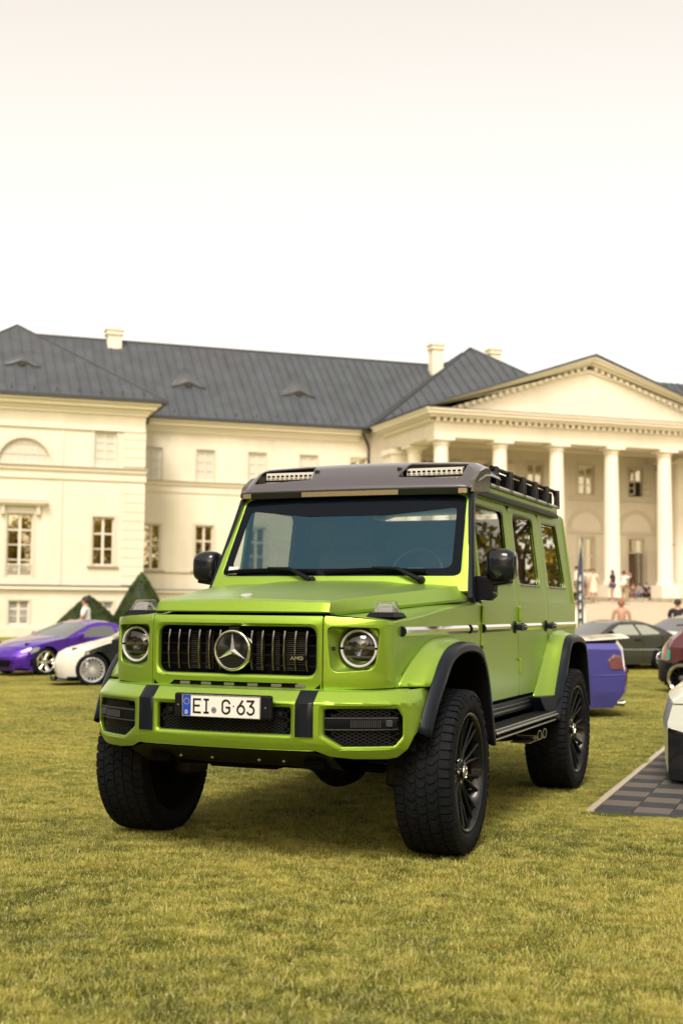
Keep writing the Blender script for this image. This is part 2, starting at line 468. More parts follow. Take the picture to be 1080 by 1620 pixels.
        strip('flare_extension', [(.997, .84, 0), (1.004, .84, -.010), (1.035, .97, -.010), (1.043, 1.03, -.006), (1.053, 1.0, .006), (1.055, 1.0, .034), (1.047, 1.0, .044)], navy, 35)
        strip('wheel_arch_liner', [(1.047, 1.0, .040), (.98, .9, .03), (.6, .9, .02), (.55, 1.0, .3)], deep, 50)
        # inner wheel well wall
        m_ = MB()
        pts = [P3(.56, c) for c in Oc]
        ce = Vector((s * .56, dy, .75))
        m_.add(pts + [ce], [(i, i + 1, NA) for i in range(NA - 1)]).build('wheel_well', deep, G)
    # lower trim in front of rear wheel and rear tip of front flare
    tr_ = [(2.20, .735), (2.53, .735), (2.50, .66), (2.42, .60), (2.36, .565), (2.30, .60)]
    MB().prism(tr_, 0, 1, lambda a, b, h: Vector((s * ((.885 + .02 * h) if h == 0 else (.955 + (a - 2.2) * .30)), a, b))).build('sill_trim', navy, G, bevel=.006)
    MB().box((s * .86, .66, .655), (s * .888, 2.30, .742)).build('sill_cover', navy, G, bevel=.006)
    MB().box((s * .888, .70, .675), (s * .897, 2.25, .690)).box((s * .888, .70, .708), (s * .897, 2.25, .716)).build('sill_strip', dark_chrome, G, bevel=.002)
    # side step
    MB().box((s * .885, .66, .595), (s * 1.055, 2.34, .625)).build('side_step', navy, G, bevel=.01)
    for k in range(6):
        x = .905 + .026 * k
        MB().box((s * x, .68, .624), (s * (x + .013), 2.32, .631)).build('step_tread_strip', alu if k == 5 else black, G, bevel=.002)
    MB().box((s * 1.050, .67, .603), (s * 1.062, 2.33, .616)).build('step_edge', alu, G, bevel=.004)
    MB().box((s * 1.02, .69, .565), (s * 1.05, 2.30, .577)).build('step_edge', alu, G, bevel=.004)
    for yb_ in (.9, 1.95): MB().box((s * .70, yb_, .54), (s * 1.0, yb_ + .06, .60)).build('step_bracket', black, G, bevel=.004)
    # side exhaust
    MB().tube([(s * .6, 1.55, .50), (s * .8, 1.70, .495), (s * .9, 1.95, .49)], .04, 10).build('exhaust_pipe', deep, G)
    for k in range(2):
        y = 1.86 + .15 * k
        ring = lambda x, r_: [Vector((s * x, y + .062 * r_ * math.cos(a), .497 + .034 * r_ * math.sin(a))) for a in [2 * PI * q / 20 for q in range(20)]]
        MB().loft([ring(.86, .9), ring(1.0, 1), ring(1.035, 1.02), ring(1.035, .84), ring(.95, .8)], cap=False).build('exhaust_tip', chrome, G)
    MB().box((s * .86, 1.72, .448), (s * 1.0, 2.12, .456)).build('exhaust_shield', alu, G, bevel=.003)

    # black pillar trim running into the rain gutter
    path = smooth_curve([(s * .912, .625, 1.42), (s * .890, .70, 1.56), (s * .838, .87, 1.93), (s * .818, .95, 2.10), (s * .818, 1.02, 2.128), (s * .818, 1.3, 2.13), (s * .818, 3.36, 2.128)], 40)
    rings = []
    for i, p in enumerate(path):
        t = (path[min(i + 1, 39)] - path[max(i - 1, 0)]).normalized()
        n_ = Vector((s, 0, 0)); b_ = t.cross(n_).normalized()
        w1 = .019; w2 = .036 if p.z < 2.09 else .017
        rings.append([p + n_ * w1 * a * .8 + b_ * w2 * b for a, b in ((1, -.7), (1, .7), (.7, 1), (-1, 1), (-1, -1), (.7, -1))])
    MB().loft(rings).build('pillar_trim_and_gutter', navy, G, ang=40)
    # second roof rail above
    MB().box((s * .775, 1.2, 2.15), (s * .815, 3.42, 2.19)).build('roof_rail', green, G, bevel=.01)
    # turn signal
    def trap(x0, x1, y0, y1, z0, x2, x3, y2, y3, z1):
        return [(x0,y0,z0),(x1,y0,z0),(x1,y1,z0),(x0,y1,z0),(x2,y2,z1),(x3,y2,z1),(x3,y3,z1),(x2,y3,z1)], [(0,3,2,1),(4,5,6,7),(0,1,5,4),(1,2,6,5),(2,3,7,6),(3,0,4,7)]
    c = Vector((s * .752, -.455, 1.318))
    v, f = trap(-.085, .085, -.10, .10, 0, -.066, .066, -.08, .085, .026)
    ts = part_empty('turn_signal', G, c)
    b = MB().add(v, f).build('signal_base', black, ts, bevel=.004)
    v, f = trap(-.062, .062, -.076, .08, .026, -.040, .040, -.035, .055, .088)
    MB().add(v, f).build('signal_lens', clear_glass, ts, bevel=.005)
    v, f = trap(-.05, .05, -.06, .07, .027, -.03, .03, -.025, .045, .072)
    MB().add(v, f).build('signal_reflector', chrome, ts, bevel=.003)

    # mirror
    mr = part_empty('door_mirror', G)
    rings = []
    for x, sy, sz in ((.952, .45, .62), (.960, .78, .86), (.985, .95, .97), (1.04, 1, 1), (1.09, .95, .94), (1.122, .78, .78), (1.136, .42, .45)):
        ring = []
        for k in range(24):
            a = 2 * PI * k / 24
            ca, sa = math.cos(a), math.sin(a)
            e_ = 3.0
            r_ = (abs(ca) ** e_ + abs(sa) ** e_) ** (-1 / e_)
            ring.append(Vector((s * x, .845 + (.085 * sy * ca * r_), 1.642 + .108 * sz * sa * r_)))
        rings.append(ring)
    MB().loft(rings).build('mirror_housing', mat('mirror_black', (.006, .008, .012), .22, 0, .4, spec=.3), mr, ang=60)
    MB().prism(rrect(.98, 1.56, 1.12, 1.73, .03), .928, .934, lambda a, b, h: Vector((s * a, h, b))).build('mirror_glass', chrome, mr)
    MB().prism([(.875, 1.425), (.965, 1.42), (1.0, 1.45), (1.0, 1.515), (1.10, 1.53), (1.10, 1.55), (.95, 1.575), (.875, 1.575)], .80, .905, lambda a, b, h: Vector((s * a, h, b))).build('mirror_arm', black, mr, bevel=.01)
    MB().tube([(s * 1.0, .79, 1.47), (s * 1.025, .79, 1.465)], .013, 10).build('mirror_camera', gloss_black, mr)

# windscreen frame: plane from cowl to roof
def ws(x, t, off=0):     # t: 0 bottom .. 1 top
    y = .60 + .36 * t; z = 1.475 + .655 * t
    bow = -.045 * (1 - (x / .9) ** 2)
    return Vector((x, y + bow + off * .876, z - off * .482))
def wsb(t): return .893 - .088 * t
wo_ = [(-wsb(0), 0), (wsb(0), 0), (wsb(1), 1), (-wsb(1), 1)]
gl = fillet([(-.832, .15), (.832, .15), (.785, .965), (-.785, .965)], .06, 6)
gl = [(a, b) for a, b in gl]
xc = [x / 10 for x in range(-8, 9, 2)]
panel('windscreen_frame', wo_, [gl], lambda a, b: ws(a, b), green, G, .02, xc, (), .005, (0, -1, 0))
panel('windscreen', gl, [], lambda a, b: ws(a, b, .006), windshield, G, 0, xc, (), 0, (0, -1, 0))
vis = fillet([(-.765, .215), (.765, .215), (.722, .78), (0, .70), (-.722, .78)], .035, 5)
vis = fillet([(-.768, .222, .07), (.768, .222, .07), (.735, .835, .03), (.28, .765, .2), (-.28, .765, .2), (-.735, .835, .03)], .05, 6)
panel('windscreen_border', [(a * .997, .15 + (b - .15) * .998 + .001) for a, b in gl], [vis], lambda a, b: ws(a, b, .0035), mat('frit_black', (.003, .005, .010), .12, spec=.15), G, 0, xc, (), 0, (0, -1, 0))
MB().prism([(-.79, .165), (-.72, .165), (-.715, .245), (-.79, .245)], -.001, .0, lambda a, b, h: ws(a, b, h)).build('windscreen_sticker', mat('sticker_white', (.6, .6, .6), .5), G)
# cowl between hood and frame
MB().box((-.80, .50, 1.40), (.80, .66, 1.47)).build('cowl', black, G, bevel=.01)
# hood
def hood_ring(y):
    t = (y + .72) / 1.30
    xA = .515 + (.886 - .515) * min(1, t * 1.0); xB = .505 + (.822 - .505) * min(1, t)
    zA = 1.338 + (1.430 - 1.338) * t; zB = 1.400 + (1.505 - 1.400) * t
    g = min(1, max(0, (t - .04) / .3)); xC = .36 + .10 * t; xD = .27 + .09 * t
    zC = zB + .006 + .012 * g; zD = zC + .012 * g
    return [(0, zD + .006), (xD * .6, zD + .004), (xD, zD), (xC, zC), (xC + .04, zC - .004), ((xC + xB) / 2 + .03, (zB + zC) / 2 + .002), (xB, zB), (xB + .004, zB - .006), (xA, zA), (xA - .006, zA - .016)]
def front_y(x):
    x = abs(x)
    y = -.782 + .06 * x * x
    if x > .515: y += .18 * (x - .515) + .5 * (x - .515) ** 2
    return y
rings = []
for k, y in enumerate(lin(-.665, .62, 14)):
    h = hood_ring(y)
    full = [(-a, b) for a, b in h[::-1]] + h[1:]
    rings.append([Vector((a, y + (front_y(a) + .782) * max(0, 1 - k / 4) , b)) for a, b in full])
h0 = hood_ring(-.665)
full0 = [(-a, b) for a, b in h0[::-1]] + h0[1:]
nose = []
for dy, f_ in ((-.058, 0.0), (-.062, .10), (-.046, .80), (-.030, .95), (-.012, 1.0)):
    ring = []
    for a, b in full0:
        base_z = 1.338 if abs(a) < .51 else b
        if abs(a) > .5: base_z = min(b, 1.338)
        ring.append(Vector((a, -.665 + dy + (front_y(a) + .782), base_z + (b - base_z) * f_)))
    nose.append(ring)
MB().loft(nose + rings, closed=False).build('bonnet', green, G, ang=28)
# hood badge
bb_ = MB().lathe([(-.01, 0), (-.01, .033), (.004, .033), (.006, .029), (.006, 0)], (0, 0, 0), 'z', 24)
bb_.v = [Matrix.Translation((-.019, -.60, 1.432)) @ Matrix.Rotation(R(14), 4, 'X') @ p for p in bb_.v]
bb_.build('bonnet_badge', mat('badge_white', (.6, .6, .58), .3, .5), G)
# rear roof and walls
MB().loft([[Vector((x, y, z)) for x, z in ((-.80, 2.10), (-.79, 2.15), (-.70, 2.175), (0, 2.19), (.70, 2.175), (.79, 2.15), (.80, 2.10))] for y in (.95, 1.4, 3.4, 3.68)], closed=False).build('roof', green, G, ang=60)
MB().prism([(-.88, .62), (.88, .62), (.885, 1.42), (.80, 2.14), (-.80, 2.14), (-.885, 1.42)], 3.70, 3.755, lambda a, b, h: Vector((a, h - (b - 1.42) * .08 * (b > 1.42), b))).build('tailgate', green, G, bevel=.01)
MB().lathe([(0, 0), (0, .36), (.16, .38), (.20, .34), (.20, 0)], (0, 3.76, 1.25), 'y', 36).build('spare_wheel_cover', green, G)
MB().box((-.95, 3.68, .62), (.95, 3.90, .82)).build('rear_bumper', green, G, bevel=.03)
for s in (1, -1): MB().box((s * .72, 3.89, .70), (s * .9, 3.91, .78)).build('tail_lamp', mat('tail_red', (.4, .01, .01), .2), G, bevel=.004)

# front face wrapped round the corners: s -> plan curve
plan_pts = [(0, -.784), (.15, -.783), (.3, -.779), (.42, -.773), (.515, -.765), (.60, -.745), (.70, -.710), (.775, -.672), (.815, -.635), (.838, -.59), (.845, -.545)]
def make_plan(pts):
    L = [0]
    for a, b in zip(pts, pts[1:]): L.append(L[-1] + math.dist(a, b))
    def f(s_):
        sg = -1 if s_ < 0 else 1; s_ = abs(s_)
        for i in range(len(L) - 1):
            if s_ <= L[i + 1] or i == len(L) - 2:
                t = (s_ - L[i]) / (L[i + 1] - L[i])
                return sg * (pts[i][0] + (pts[i + 1][0] - pts[i][0]) * t), pts[i][1] + (pts[i + 1][1] - pts[i][1]) * t
    def inv(x):
        for i in range(len(L) - 1):
            if x <= pts[i + 1][0]: return L[i] + (L[i + 1] - L[i]) * (x - pts[i][0]) / (pts[i + 1][0] - pts[i][0])
        return L[-1]
    return f, inv, L
pf, pinv, PL = make_plan(plan_pts)
def front_fn(s_, z):
    x, y = pf(s_)
    y += .012 * max(0, (1.0 - z) / .1) ** 2 + .02 * max(0, (z - 1.27) / .06) ** 2     # rolls back at top and bottom
    return (x, y, z)
sc_ = [i * .06 for i in range(-16, 17)]
zc_ = (.96, .98, 1.0, 1.28, 1.30, 1.315)
g_open = fillet([(-.445, 1.012), (.445, 1.012), (.478, 1.05), (.478, 1.24), (.455, 1.265), (-.455, 1.265), (-.478, 1.24), (-.478, 1.05)], .045, 5)
g_in = rrect(-.474, 1.008, .474, 1.264, .055, 6); g_open = grow(g_in, .014)
g_out = [(-.511, .940), (-.40, .940), (-.37, .966), (.37, .966), (.40, .940), (.511, .940), (.511, 1.316), (.505, 1.324), (-.505, 1.324), (-.511, 1.316)]
panel('grille_surround', g_out, [g_open], front_fn, green, G, .012, sc_, zc_, .003)
edge_rim('grille_edge', g_open, g_in, front_fn, .035)
sA = pinv(.515); sB = PL[-1]
for s in (1, -1):
    hx0, hx1 = pinv(.535), pinv(.795)
    hole = [(s * a, b) for a, b in fillet([(hx0 + .02, 1.028, .05), (hx1 - .03, 1.045, .06), (hx1, 1.262, .03), (hx0, 1.268, .03)], .04, 5)]
    o_ = [(s * sA, .940), (s * (sB), .950), (s * sB, 1.290), (s * pinv(.80), 1.306), (s * (sA + .004), 1.326), (s * sA, 1.318)]
    panel('headlight_surround', o_, [hole], front_fn, green, G, .012, sc_, zc_, .003)
    # recess funnel
    hc = Vector((s * .676, -.655, 1.154))
    n_ax = Vector((s * .12, -1, 0)).normalized()
    ux = Vector((-n_ax.y * 1, n_ax.x, 0)).normalized()
    N = 40; outr = []; inr = []
    hp = hole
    cenh = Vector((sum(a for a, b in hp) / len(hp), sum(b for a, b in hp) / len(hp)))
    for k in range(N):
        a = 2 * PI * k / N
        d = Vector((math.cos(a), math.sin(a)))
        best = None
        for (p0, p1) in zip(hp, hp[1:] + hp[:1]):
            p0 = Vector(p0) - cenh; p1 = Vector(p1) - cenh
            e1 = p1 - p0; den = d.x * e1.y - d.y * e1.x
            if abs(den) < 1e-9: continue
            t = (p0.x * e1.y - p0.y * e1.x) / den; u_ = (p0.x * d.y - p0.y * d.x) / den
            if t > 0 and -1e-6 <= u_ <= 1 + 1e-6 and (best is None or t < best): best = t
        q = cenh + d * best * 1.004
        f3 = Vector(front_fn(q.x, q.y)); outr.append(f3 + Vector((0, .004, 0)))
        f4 = Vector(front_fn(*(cenh + d * best * .93))); 
        base = hc + ux * (.108 * math.cos(a)) + Vector((0, 0, .108 * math.sin(a)))
        inr.append((base, f4))
    # squarish bowl that meets the round lamp
    r1 = [o + (b - o) * .22 + Vector((0, .035, 0)) for o, (b, f) in zip(outr, inr)]
    r2 = [o + (b - o) * .75 + Vector((0, .012, 0)) for o, (b, f) in zip(outr, inr)]
    MB().loft([outr, r1, r2, [b + Vector((0, .008, 0)) for b, f in inr]], closed=True, cap=False).build('headlight_bowl', green, G, ang=70)
    hl = part_empty('headlight', G, hc)
    rotm = Vector((0, -1, 0)).rotation_difference(n_ax).to_matrix().to_4x4()
    def hp_build(mb, name, m_, **k):
        mb.v = [rotm @ p for p in mb.v]
        return mb.build(name, m_, hl, **k)
    hp_build(MB().lathe([(.03, .116), (-.012, .112), (-.018, .104), (-.008, .100), (.03, .098)], (0, 0, 0), 'y', 48), 'headlight_bezel', gloss_black)
    for a0 in (.06, PI + .06):
        hp_build(MB().lathe([(-.006, .101), (-.016, .099), (-.018, .091), (-.018, .092), (-.014, .088), (.0, .086)], (0, 0, 0), 'y', 30, a0=a0, a1=a0 + PI - .12), 'light_ring', white_plastic)
    hp_build(MB().lathe([(.052, 0), (.048, .06), (.03, .10)], (0, 0, 0), 'y', 40), 'headlight_bowl_inner', gloss_black)
    hp_build(MB().lathe([(.03, .0), (-.006, .012), (-.010, .026), (.0, .036), (.04, .04)], (.006 * s, 0, -.005), 'y', 24), 'projector', clear_glass)
    hp_build(MB().lathe([(.04, .0), (.02, .02), (.01, .042), (.02, .05), (.045, .052)], (.006 * s, 0, -.005), 'y', 24), 'projector_housing', dark_chrome)
    hp_build(MB().box((-.082, -.004, -.008), (-.045, .03, .012)).box((.05, -.004, -.008), (.085, .03, .012)).box((-.08, .0, -.052), (.08, .02, -.040)), 'lamp_fins', alu, bevel=.002)
    hp_build(MB().lathe([(-.010, .086), (-.022, .07), (-.032, .045), (-.037, .0)], (0, 0, 0), 'y', 40), 'headlight_lens', lens_glass)
    MB().lathe([(0, 0), (0, .012), (-.004, .012), (-.005, 0)], Vector(front_fn(s * pinv(.556), 1.153)) + Vector((0, .035, 0)), 'y', 16).build('washer_cap', gloss_black, G)

# grille
MB().prism(rrect(-.49, 1.0, .49, 1.275, .05), 0, 1, lambda a, b, h: Vector((a, front_y(a) + .11 + .01 * h, b))).build('grille_backing', deep, G)
gm = MB()
for a, b in zip(rrect(-.478, 1.008, .478, 1.266, .055, 6), rrect(-.478, 1.008, .478, 1.266, .055, 6)[1:] + rrect(-.478, 1.008, .478, 1.266, .055, 6)[:1]):
    p, q = [Vector((*[t[0]], front_y(t[0]) + .034, t[1])) for t in (a, b)]
    gm.add([p, q, q + Vector((0, .09, 0)), p + Vector((0, .09, 0))], [(0, 1, 2, 3)])
gm.build('grille_frame', black, G)
for k in range(4):
    z = 1.055 + k * .055
    rings = [[Vector((x, front_y(x) + .045 + d, z + e_)) for d, e_ in ((0, -.003), (0, .003), (.012, .003), (.012, -.003))] for x in lin(-.47, .47, 15)]
    MB().loft(rings).build('grille_bar', black, G)
for k in range(14):
    x = -.415 + .0638 * k
    y = front_y(x) + .018
    prof = [(1.022, .045), (1.030, .012), (1.06, .002), (1.13, -.004), (1.20, .0), (1.242, .012), (1.252, .04)]
    rings = []
    for z, d in prof:
        w = .0052
        rings.append([Vector((x + w * a, y + d + b * .014, z)) for a, b in ((-1, .5), (-.8, 0), (.8, 0), (1, .5), (.9, 1.4), (-.9, 1.4))])
    MB().loft(rings).build('grille_slat', mat('slat_chrome', (.34, .32, .29), .2, 1), G, ang=40)
    # radiator fins glimpsed behind
rf = MB()
for bx in (-.28, -.19, .12, .21, .30, .36):
    for k in range(20):
        rf.box((bx - .024, -.70, 1.03 + k * .0105), (bx + .024, -.695, 1.034 + k * .0105))
tag(rf.build('radiator_fins', mat('fins', (.07, .065, .055), .5, .4), G, smooth=False), kind='stuff')
# star
st = part_empty('star_emblem', G, (-.006, -.785, 1.134))
MB().lathe([(.02, .112), (0, .112), (-.008, .108), (-.010, .103), (-.008, .097), (.004, .095)], (0, 0, 0), 'y', 64).build('emblem_ring', chrome, st, ang=60)
MB().lathe([(.0, .098), (-.003, .05), (-.004, 0)], (0, 0, 0), 'y', 48).build('emblem_disc', gloss_black, st)
sm = MB()
tip, inner = .096, .017
P = []
for k in range(6):
    a = PI / 2 + k * PI / 3
    r_ = tip if k % 2 == 0 else inner
    P.append(Vector((r_ * math.cos(a), -.005, r_ * math.sin(a))))
sm.add(P + [Vector((0, -.024, 0))], [(k, (k + 1) % 6, 6) for k in range(6)])
sm.build('emblem_star', mat('star_satin', (.85, .84, .8), .22, 1), st, smooth=False)
# bump camera over the star
MB().tube([(-.03, -.775, 1.252), (.03, -.775, 1.252)], .009, 10).build('grille_camera', black, G)

# stroke lettering
def strokes(mb, lines, ox, oz, w, h, t, fn):
    for ln in lines:
        pts = [Vector((ox + a * w, oz + b * h)) for a, b in ln]
        for i, (p, q) in enumerate(zip(pts, pts[1:])):
            d = (q - p).normalized(); n_ = Vector((-d.y, d.x)) * t / 2; e_ = d * t * .38
            quad = [p - e_ + n_, p - e_ - n_, q + e_ - n_, q + e_ + n_]
            k = i * .00002
            mb.add([fn(c.x, c.y, k) for c in quad], [(0, 1, 2, 3)])
def arc(cx, cy, rx, ry, a0, a1, n=8): return [(cx + rx * math.cos(R(a0 + (a1 - a0) * i / n)), cy + ry * math.sin(R(a0 + (a1 - a0) * i / n))) for i in range(n + 1)]
GLY = {
 'E': [[(1, 0), (0, 0), (0, 1), (1, 1)], [(0, .52), (.8, .52)]],
 'I': [[(.5, 0), (.5, 1)], [(.15, 0), (.85, 0)], [(.15, 1), (.85, 1)]],
 'G': [[(1, .80)] + arc(.5, .72, .5, .28, 15, 180) + arc(.5, .28, .5, .28, 180, 360) + [(1, .46), (.55, .46)]],
 '6': [[(.72, 1), (.12, .50)] + arc(.5, .32, .5, .32, 160, 520, 16)],
 '3': [[(0, 1), (.92, 1), (.42, .60)] + arc(.48, .30, .5, .30, 85, -150, 12)],
 'A': [[(0, 0), (.5, 1), (1, 0)], [(.2, .35), (.8, .35)]],
 'M': [[(0, 0), (0, 1), (.5, .4), (1, 1), (1, 0)]],
 'D': [[(0, 0), (0, 1)] + [(.4, 1)] + arc(.4, .5, .6, .5, 90, -90, 8) + [(0, 0)]]}
bad = MB()
for k, ch in enumerate('AMG'):
    for dz in (0,):
        strokes(bad, GLY[ch], (.336 + k * .025), 1.092, .019, .016, .0045, lambda a, b, k_: Vector((a, front_y(a) - .0065 - k_, b)))
MB().box((.328, front_y(.36) - .004, 1.087), (.410, front_y(.36) + .03, 1.113)).build('grille_badge', black, G, bevel=.001)
bad.build('badge_lettering', chrome, G, smooth=False)

# ------------------------------------------------------------ bumper
bpl = [(0, -.925), (.2, -.921), (.42, -.903), (.52, -.885), (.62, -.848), (.72, -.800), (.80, -.752), (.88, -.690), (.94, -.625), (.972, -.56), (.988, -.48), (.996, -.40)]
bf, binv, BL = make_plan(bpl)
def bfn(s_, z):
    x, y = bf(s_)
    t = z - .878
    if t > 0: y += t * 1.1; x *= 1 - t * .25
    lo = .70 - z
    if lo > 0: y += lo * lo * 3.0; x *= 1 - lo * lo * 1.2
    return (x, y, z)
bs = [i * .07 for i in range(-18, 19)]
bz_ = (.64, .67, .70, .878, .90, .925)
bl = BL[-1]
half = [(.53, .630), (.60, .602), (.73, .588), (.90, .586), (.96, .594), (1.02, .635), (1.066, .70), (1.12, .74), (bl, .78), (bl, .948), (1.10, .945), (.90, .938), (.80, .936), (0, .936)]
bo = [(0, .628)] + half
bo = bo + [(-a, b) for a, b in half[::-1] if a > 0]
def mir(p): return [(-a, b) for a, b in p]
fog_in = fillet([(.564, .846, .02), (.955, .846, .02), (.985, .80, .03), (.985, .705, .03), (.937, .656, .03), (.66, .655, .03), (.564, .712, .02)], .03, 4)
fog = grow(fog_in, .018)
ci_in = rrect(-.392, .711, .392, .850, .018, 4); ci = grow(ci_in, .016)
panel('front_bumper', bo, [ci, fog, mir(fog)], bfn, green, G, .012, bs, bz_, .003)
edge_rim('intake_edge', ci, ci_in, bfn, .03)
for q_, q2_ in ((fog, fog_in), (mir(fog), mir(fog_in))): edge_rim('intake_edge', q_, q2_, bfn, .035)
# ledge under grille
rings = []
for x in lin(-.93, .93, 24):
    s_ = binv(abs(x)) * (1 if x > 0 else -1); p = Vector(bfn(s_, .936))
    rings.append([p, p + Vector((0, .04, .006)), p + Vector((-x * .10, .16, .008)), p + Vector((-x * .10, .17, -.03))])
MB().loft(rings, closed=False).build('bumper_ledge', green, G, ang=60)
MB().box((-.50, -.765, .93), (.50, -.70, .975)).build('lower_gap', deep, G)
for i, x in enumerate((-.33, -.2, -.06, .08, .22, .36)): MB().box((x, -.775, .945), (x + .06, -.765, .962)).build('bracket_behind_gap', mat('old_metal', (.16, .15, .12), .5, .5), G, bevel=.002)
def mesh_net(name, x0, x1, z0, z1, yf, sp=.032):
    mb = MB(); w = .0022
    n1 = int((x1 - x0 + (z1 - z0) * 2) / sp)
    for sg in (1, -1):
        for k in range(-2, n1 + 2):
            xs = x0 + k * sp - (z1 - z0) * (1 if sg > 0 else 1)
            pts = []
            for q in lin(0, 1, 7):
                z = z0 + (z1 - z0) * q
                x = xs + (z1 - z0) * 2 * q if sg > 0 else xs + (z1 - z0) * 2 * (1 - q)
                if x0 <= x <= x1: pts.append((x, z))
            for (xa, za), (xb, zb) in zip(pts, pts[1:]):
                mb.add([Vector((xa, yf(xa), za - w)), Vector((xb, yf(xb), zb - w)), Vector((xb, yf(xb), zb + w)), Vector((xa, yf(xa), za + w)),
                        Vector((xa, yf(xa) + .005, za)), Vector((xb, yf(xb) + .005, zb))], [(0, 1, 2, 3), (3, 2, 5, 4), (0, 4, 5, 1)])
    return mb.build(name, mat('net_black', (.010, .011, .013), .4, spec=.3), G, smooth=False)
def by(x):
    return bf(binv(abs(x)))[1]
mesh_net('intake_mesh', -.39, .39, .71, .857, lambda x: by(x) + .035)
MB().prism([(-.42, .69), (.42, .69), (.42, .87), (-.42, .87)], 0, 1, lambda a, b, h: Vector((a, by(a) + .07 + .02 * h, b))).build('intake_backing', deep, G)
for x in (-.325, .325): MB().lathe([(.03, .017), (-.006, .017), (-.008, .010), (-.010, 0)], (x, by(x) + .03, .81), 'y', 16).build('parking_sensor', black, G)
for s in (1, -1):
    tg = mesh_net('fog_intake_mesh', .555, .915, .65, .855, lambda x: by(x) + .03, .034)
    if s < 0:
        for v in tg.data.vertices: v.co.x *= -1
    rings = [[Vector((s * x, by(x) + .075, z)) for z in (.62, .88)] for x in lin(.54, .95, 8)]
    MB().loft(rings, closed=False).build('fog_intake_backing', deep, G)
    rings = [[Vector((s * x, by(x) + d, z)) for z, d in ((.742, .04), (.742, .022), (.752, .016), (.792, .016), (.80, .022), (.80, .04))] for x in lin(.57, .89, 8)]
    b_ = MB().loft(rings)
    b_.build('fog_intake_bar', black, G, ang=30)
    rings = [[Vector((s * x, by(x) + d, z)) for z, d in ((.797, .03), (.797, .012), (.803, .012), (.803, .03))] for x in lin(.565, .895, 8)]
    MB().loft(rings).build('intake_bar_trim', mat('satin_grey', (.06, .065, .07), .35, .3), G)
    rings = [[Vector((s * x, by(x) + d, z)) for z, d in ((.739, .03), (.739, .012), (.744, .012), (.744, .03))] for x in lin(.565, .895, 8)]
    MB().loft(rings).build('intake_bar_trim', MATS['satin_grey'], G)
    gr = MB()
    for k in range(14): gr.box((s * (.69 + k * .01), by(.69 + k * .01) + .010, .752), (s * (.694 + k * .01), by(.69 + k * .01) + .016, .79))
    gr.build('intake_bar_grid', MATS['satin_grey'], G, smooth=False)
    MB().box((s * .842, by(.86) + .004, .755), (s * .878, by(.86) + .02, .79)).build('fog_sensor', mat('sensor_grey', (.04, .045, .05), .3), G, bevel=.004)
    MB().lathe([(0, .012), (-.004, .012), (-.004, 0)], Vector((s * .979, -.535, .775)), 'y', 14).build('corner_sensor', green, G)
    # black strap
    rings = []
    for x in (.42, .43, .455, .48, .505, .515):
        e_ = .0 if x in (.42, .515) else .006
        y = by(x)
        rings.append([Vector((s * x, y - e_ + d, z)) for z, d in ((.700, .012), (.703, -.004), (.79, -.004), (.874, -.003), (.882, .004), (.915, .040), (.938, .068), (.935, .09))])
    MB().loft(rings, closed=False).build('bumper_strap', mat('strap_black', (.005, .007, .012), .35, 0, .05, spec=.2), G, ang=40)
# licence plate
pl_ = part_empty('licence_plate', G, (.048, 0, .006))
Y0 = -.955
MB().box((-.312, Y0 + .003, .780), (.262, Y0 + .03, .905)).build('plate_holder', mat('holder_black', (.006, .006, .008), .45, spec=.2), pl_, bevel=.012)
MB().box((-.258, Y0 - .004, .783), (.200, Y0 + .002, .899)).build('plate_sheet', mat('plate_white', (.72, .71, .67), .3), pl_, bevel=.006)
MB().box((-.253, Y0 - .0065, .788), (-.206, Y0 - .003, .894)).build('plate_band', mat('eu_blue', (.012, .055, .38), .35), pl_, bevel=.001)
rim = MB()
for a, b in (((-.258, .783), (.2, .787)), ((-.258, .895), (.2, .899)), ((.196, .783), (.2, .899)), ((-.258, .783), (-.254, .899))):
    rim.box((a[0], Y0 - .0068, a[1]), (b[0], Y0 - .004, b[1]))
rim.build('plate_rim', mat('plate_rim_grey', (.25, .25, .25), .35), pl_, bevel=.001)
PF = lambda a, b, k: Vector((a, Y0 - .0062 - k, b))
ink = mat('plate_ink', (.008, .008, .008), .4)
for ch, x0, w in (('E', -.188, .040), ('I', -.130, .034), ('G', -.018, .042), ('6', .070, .040), ('3', .126, .040)):
    mb = MB(); strokes(mb, GLY[ch], x0, .806, w, .068, .0098, PF); mb.build('plate_character', ink, pl_, smooth=False)
MB().box((-.158, Y0 - .0064, .842), (-.152, Y0 - .004, .847)).box((.043, Y0 - .0064, .842), (.051, Y0 - .004, .847)).build('plate_dash', ink, pl_, smooth=False)
mb = MB(); strokes(mb, GLY['D'], -.236, .798, .012, .017, .0045, lambda a, b, k: Vector((a, Y0 - .0078 - k, b))); mb.build('country_letter', white_plastic, pl_, smooth=False)
mb = MB()
for k in range(12):
    a = 2 * PI * k / 12; c = Vector((-.2295 + .0155 * math.cos(a), Y0 - .0076, .862 + .0155 * math.sin(a)))
    mb.add([c + Vector((.0028 * (1 if j % 2 == 0 else .45) * math.sin(j * PI / 5), 0, .0028 * (1 if j % 2 == 0 else .45) * math.cos(j * PI / 5))) for j in range(10)], [tuple(range(10))])
mb.build('ring_of_stars', mat('star_yellow', (.8, .62, .05), .4), pl_, smooth=False)
MB().lathe([(0, .016), (-.0024, .016), (-.003, .0135), (-.0026, 0)], (-.068, Y0 - .004, .822), 'y', 24).build('plate_seal', mat('seal_silver', (.36, .38, .36), .35, .5), pl_)
mb = MB(); strokes(mb, [[(0, 0), (1, 1)], [(.3, -.1), (1.1, .7)]], -.074, .818, .011, .010, .003, lambda a, b, k: Vector((a, Y0 - .0078 - k, b))); mb.build('seal_mark', MATS['eu_blue'], pl_, smooth=False)
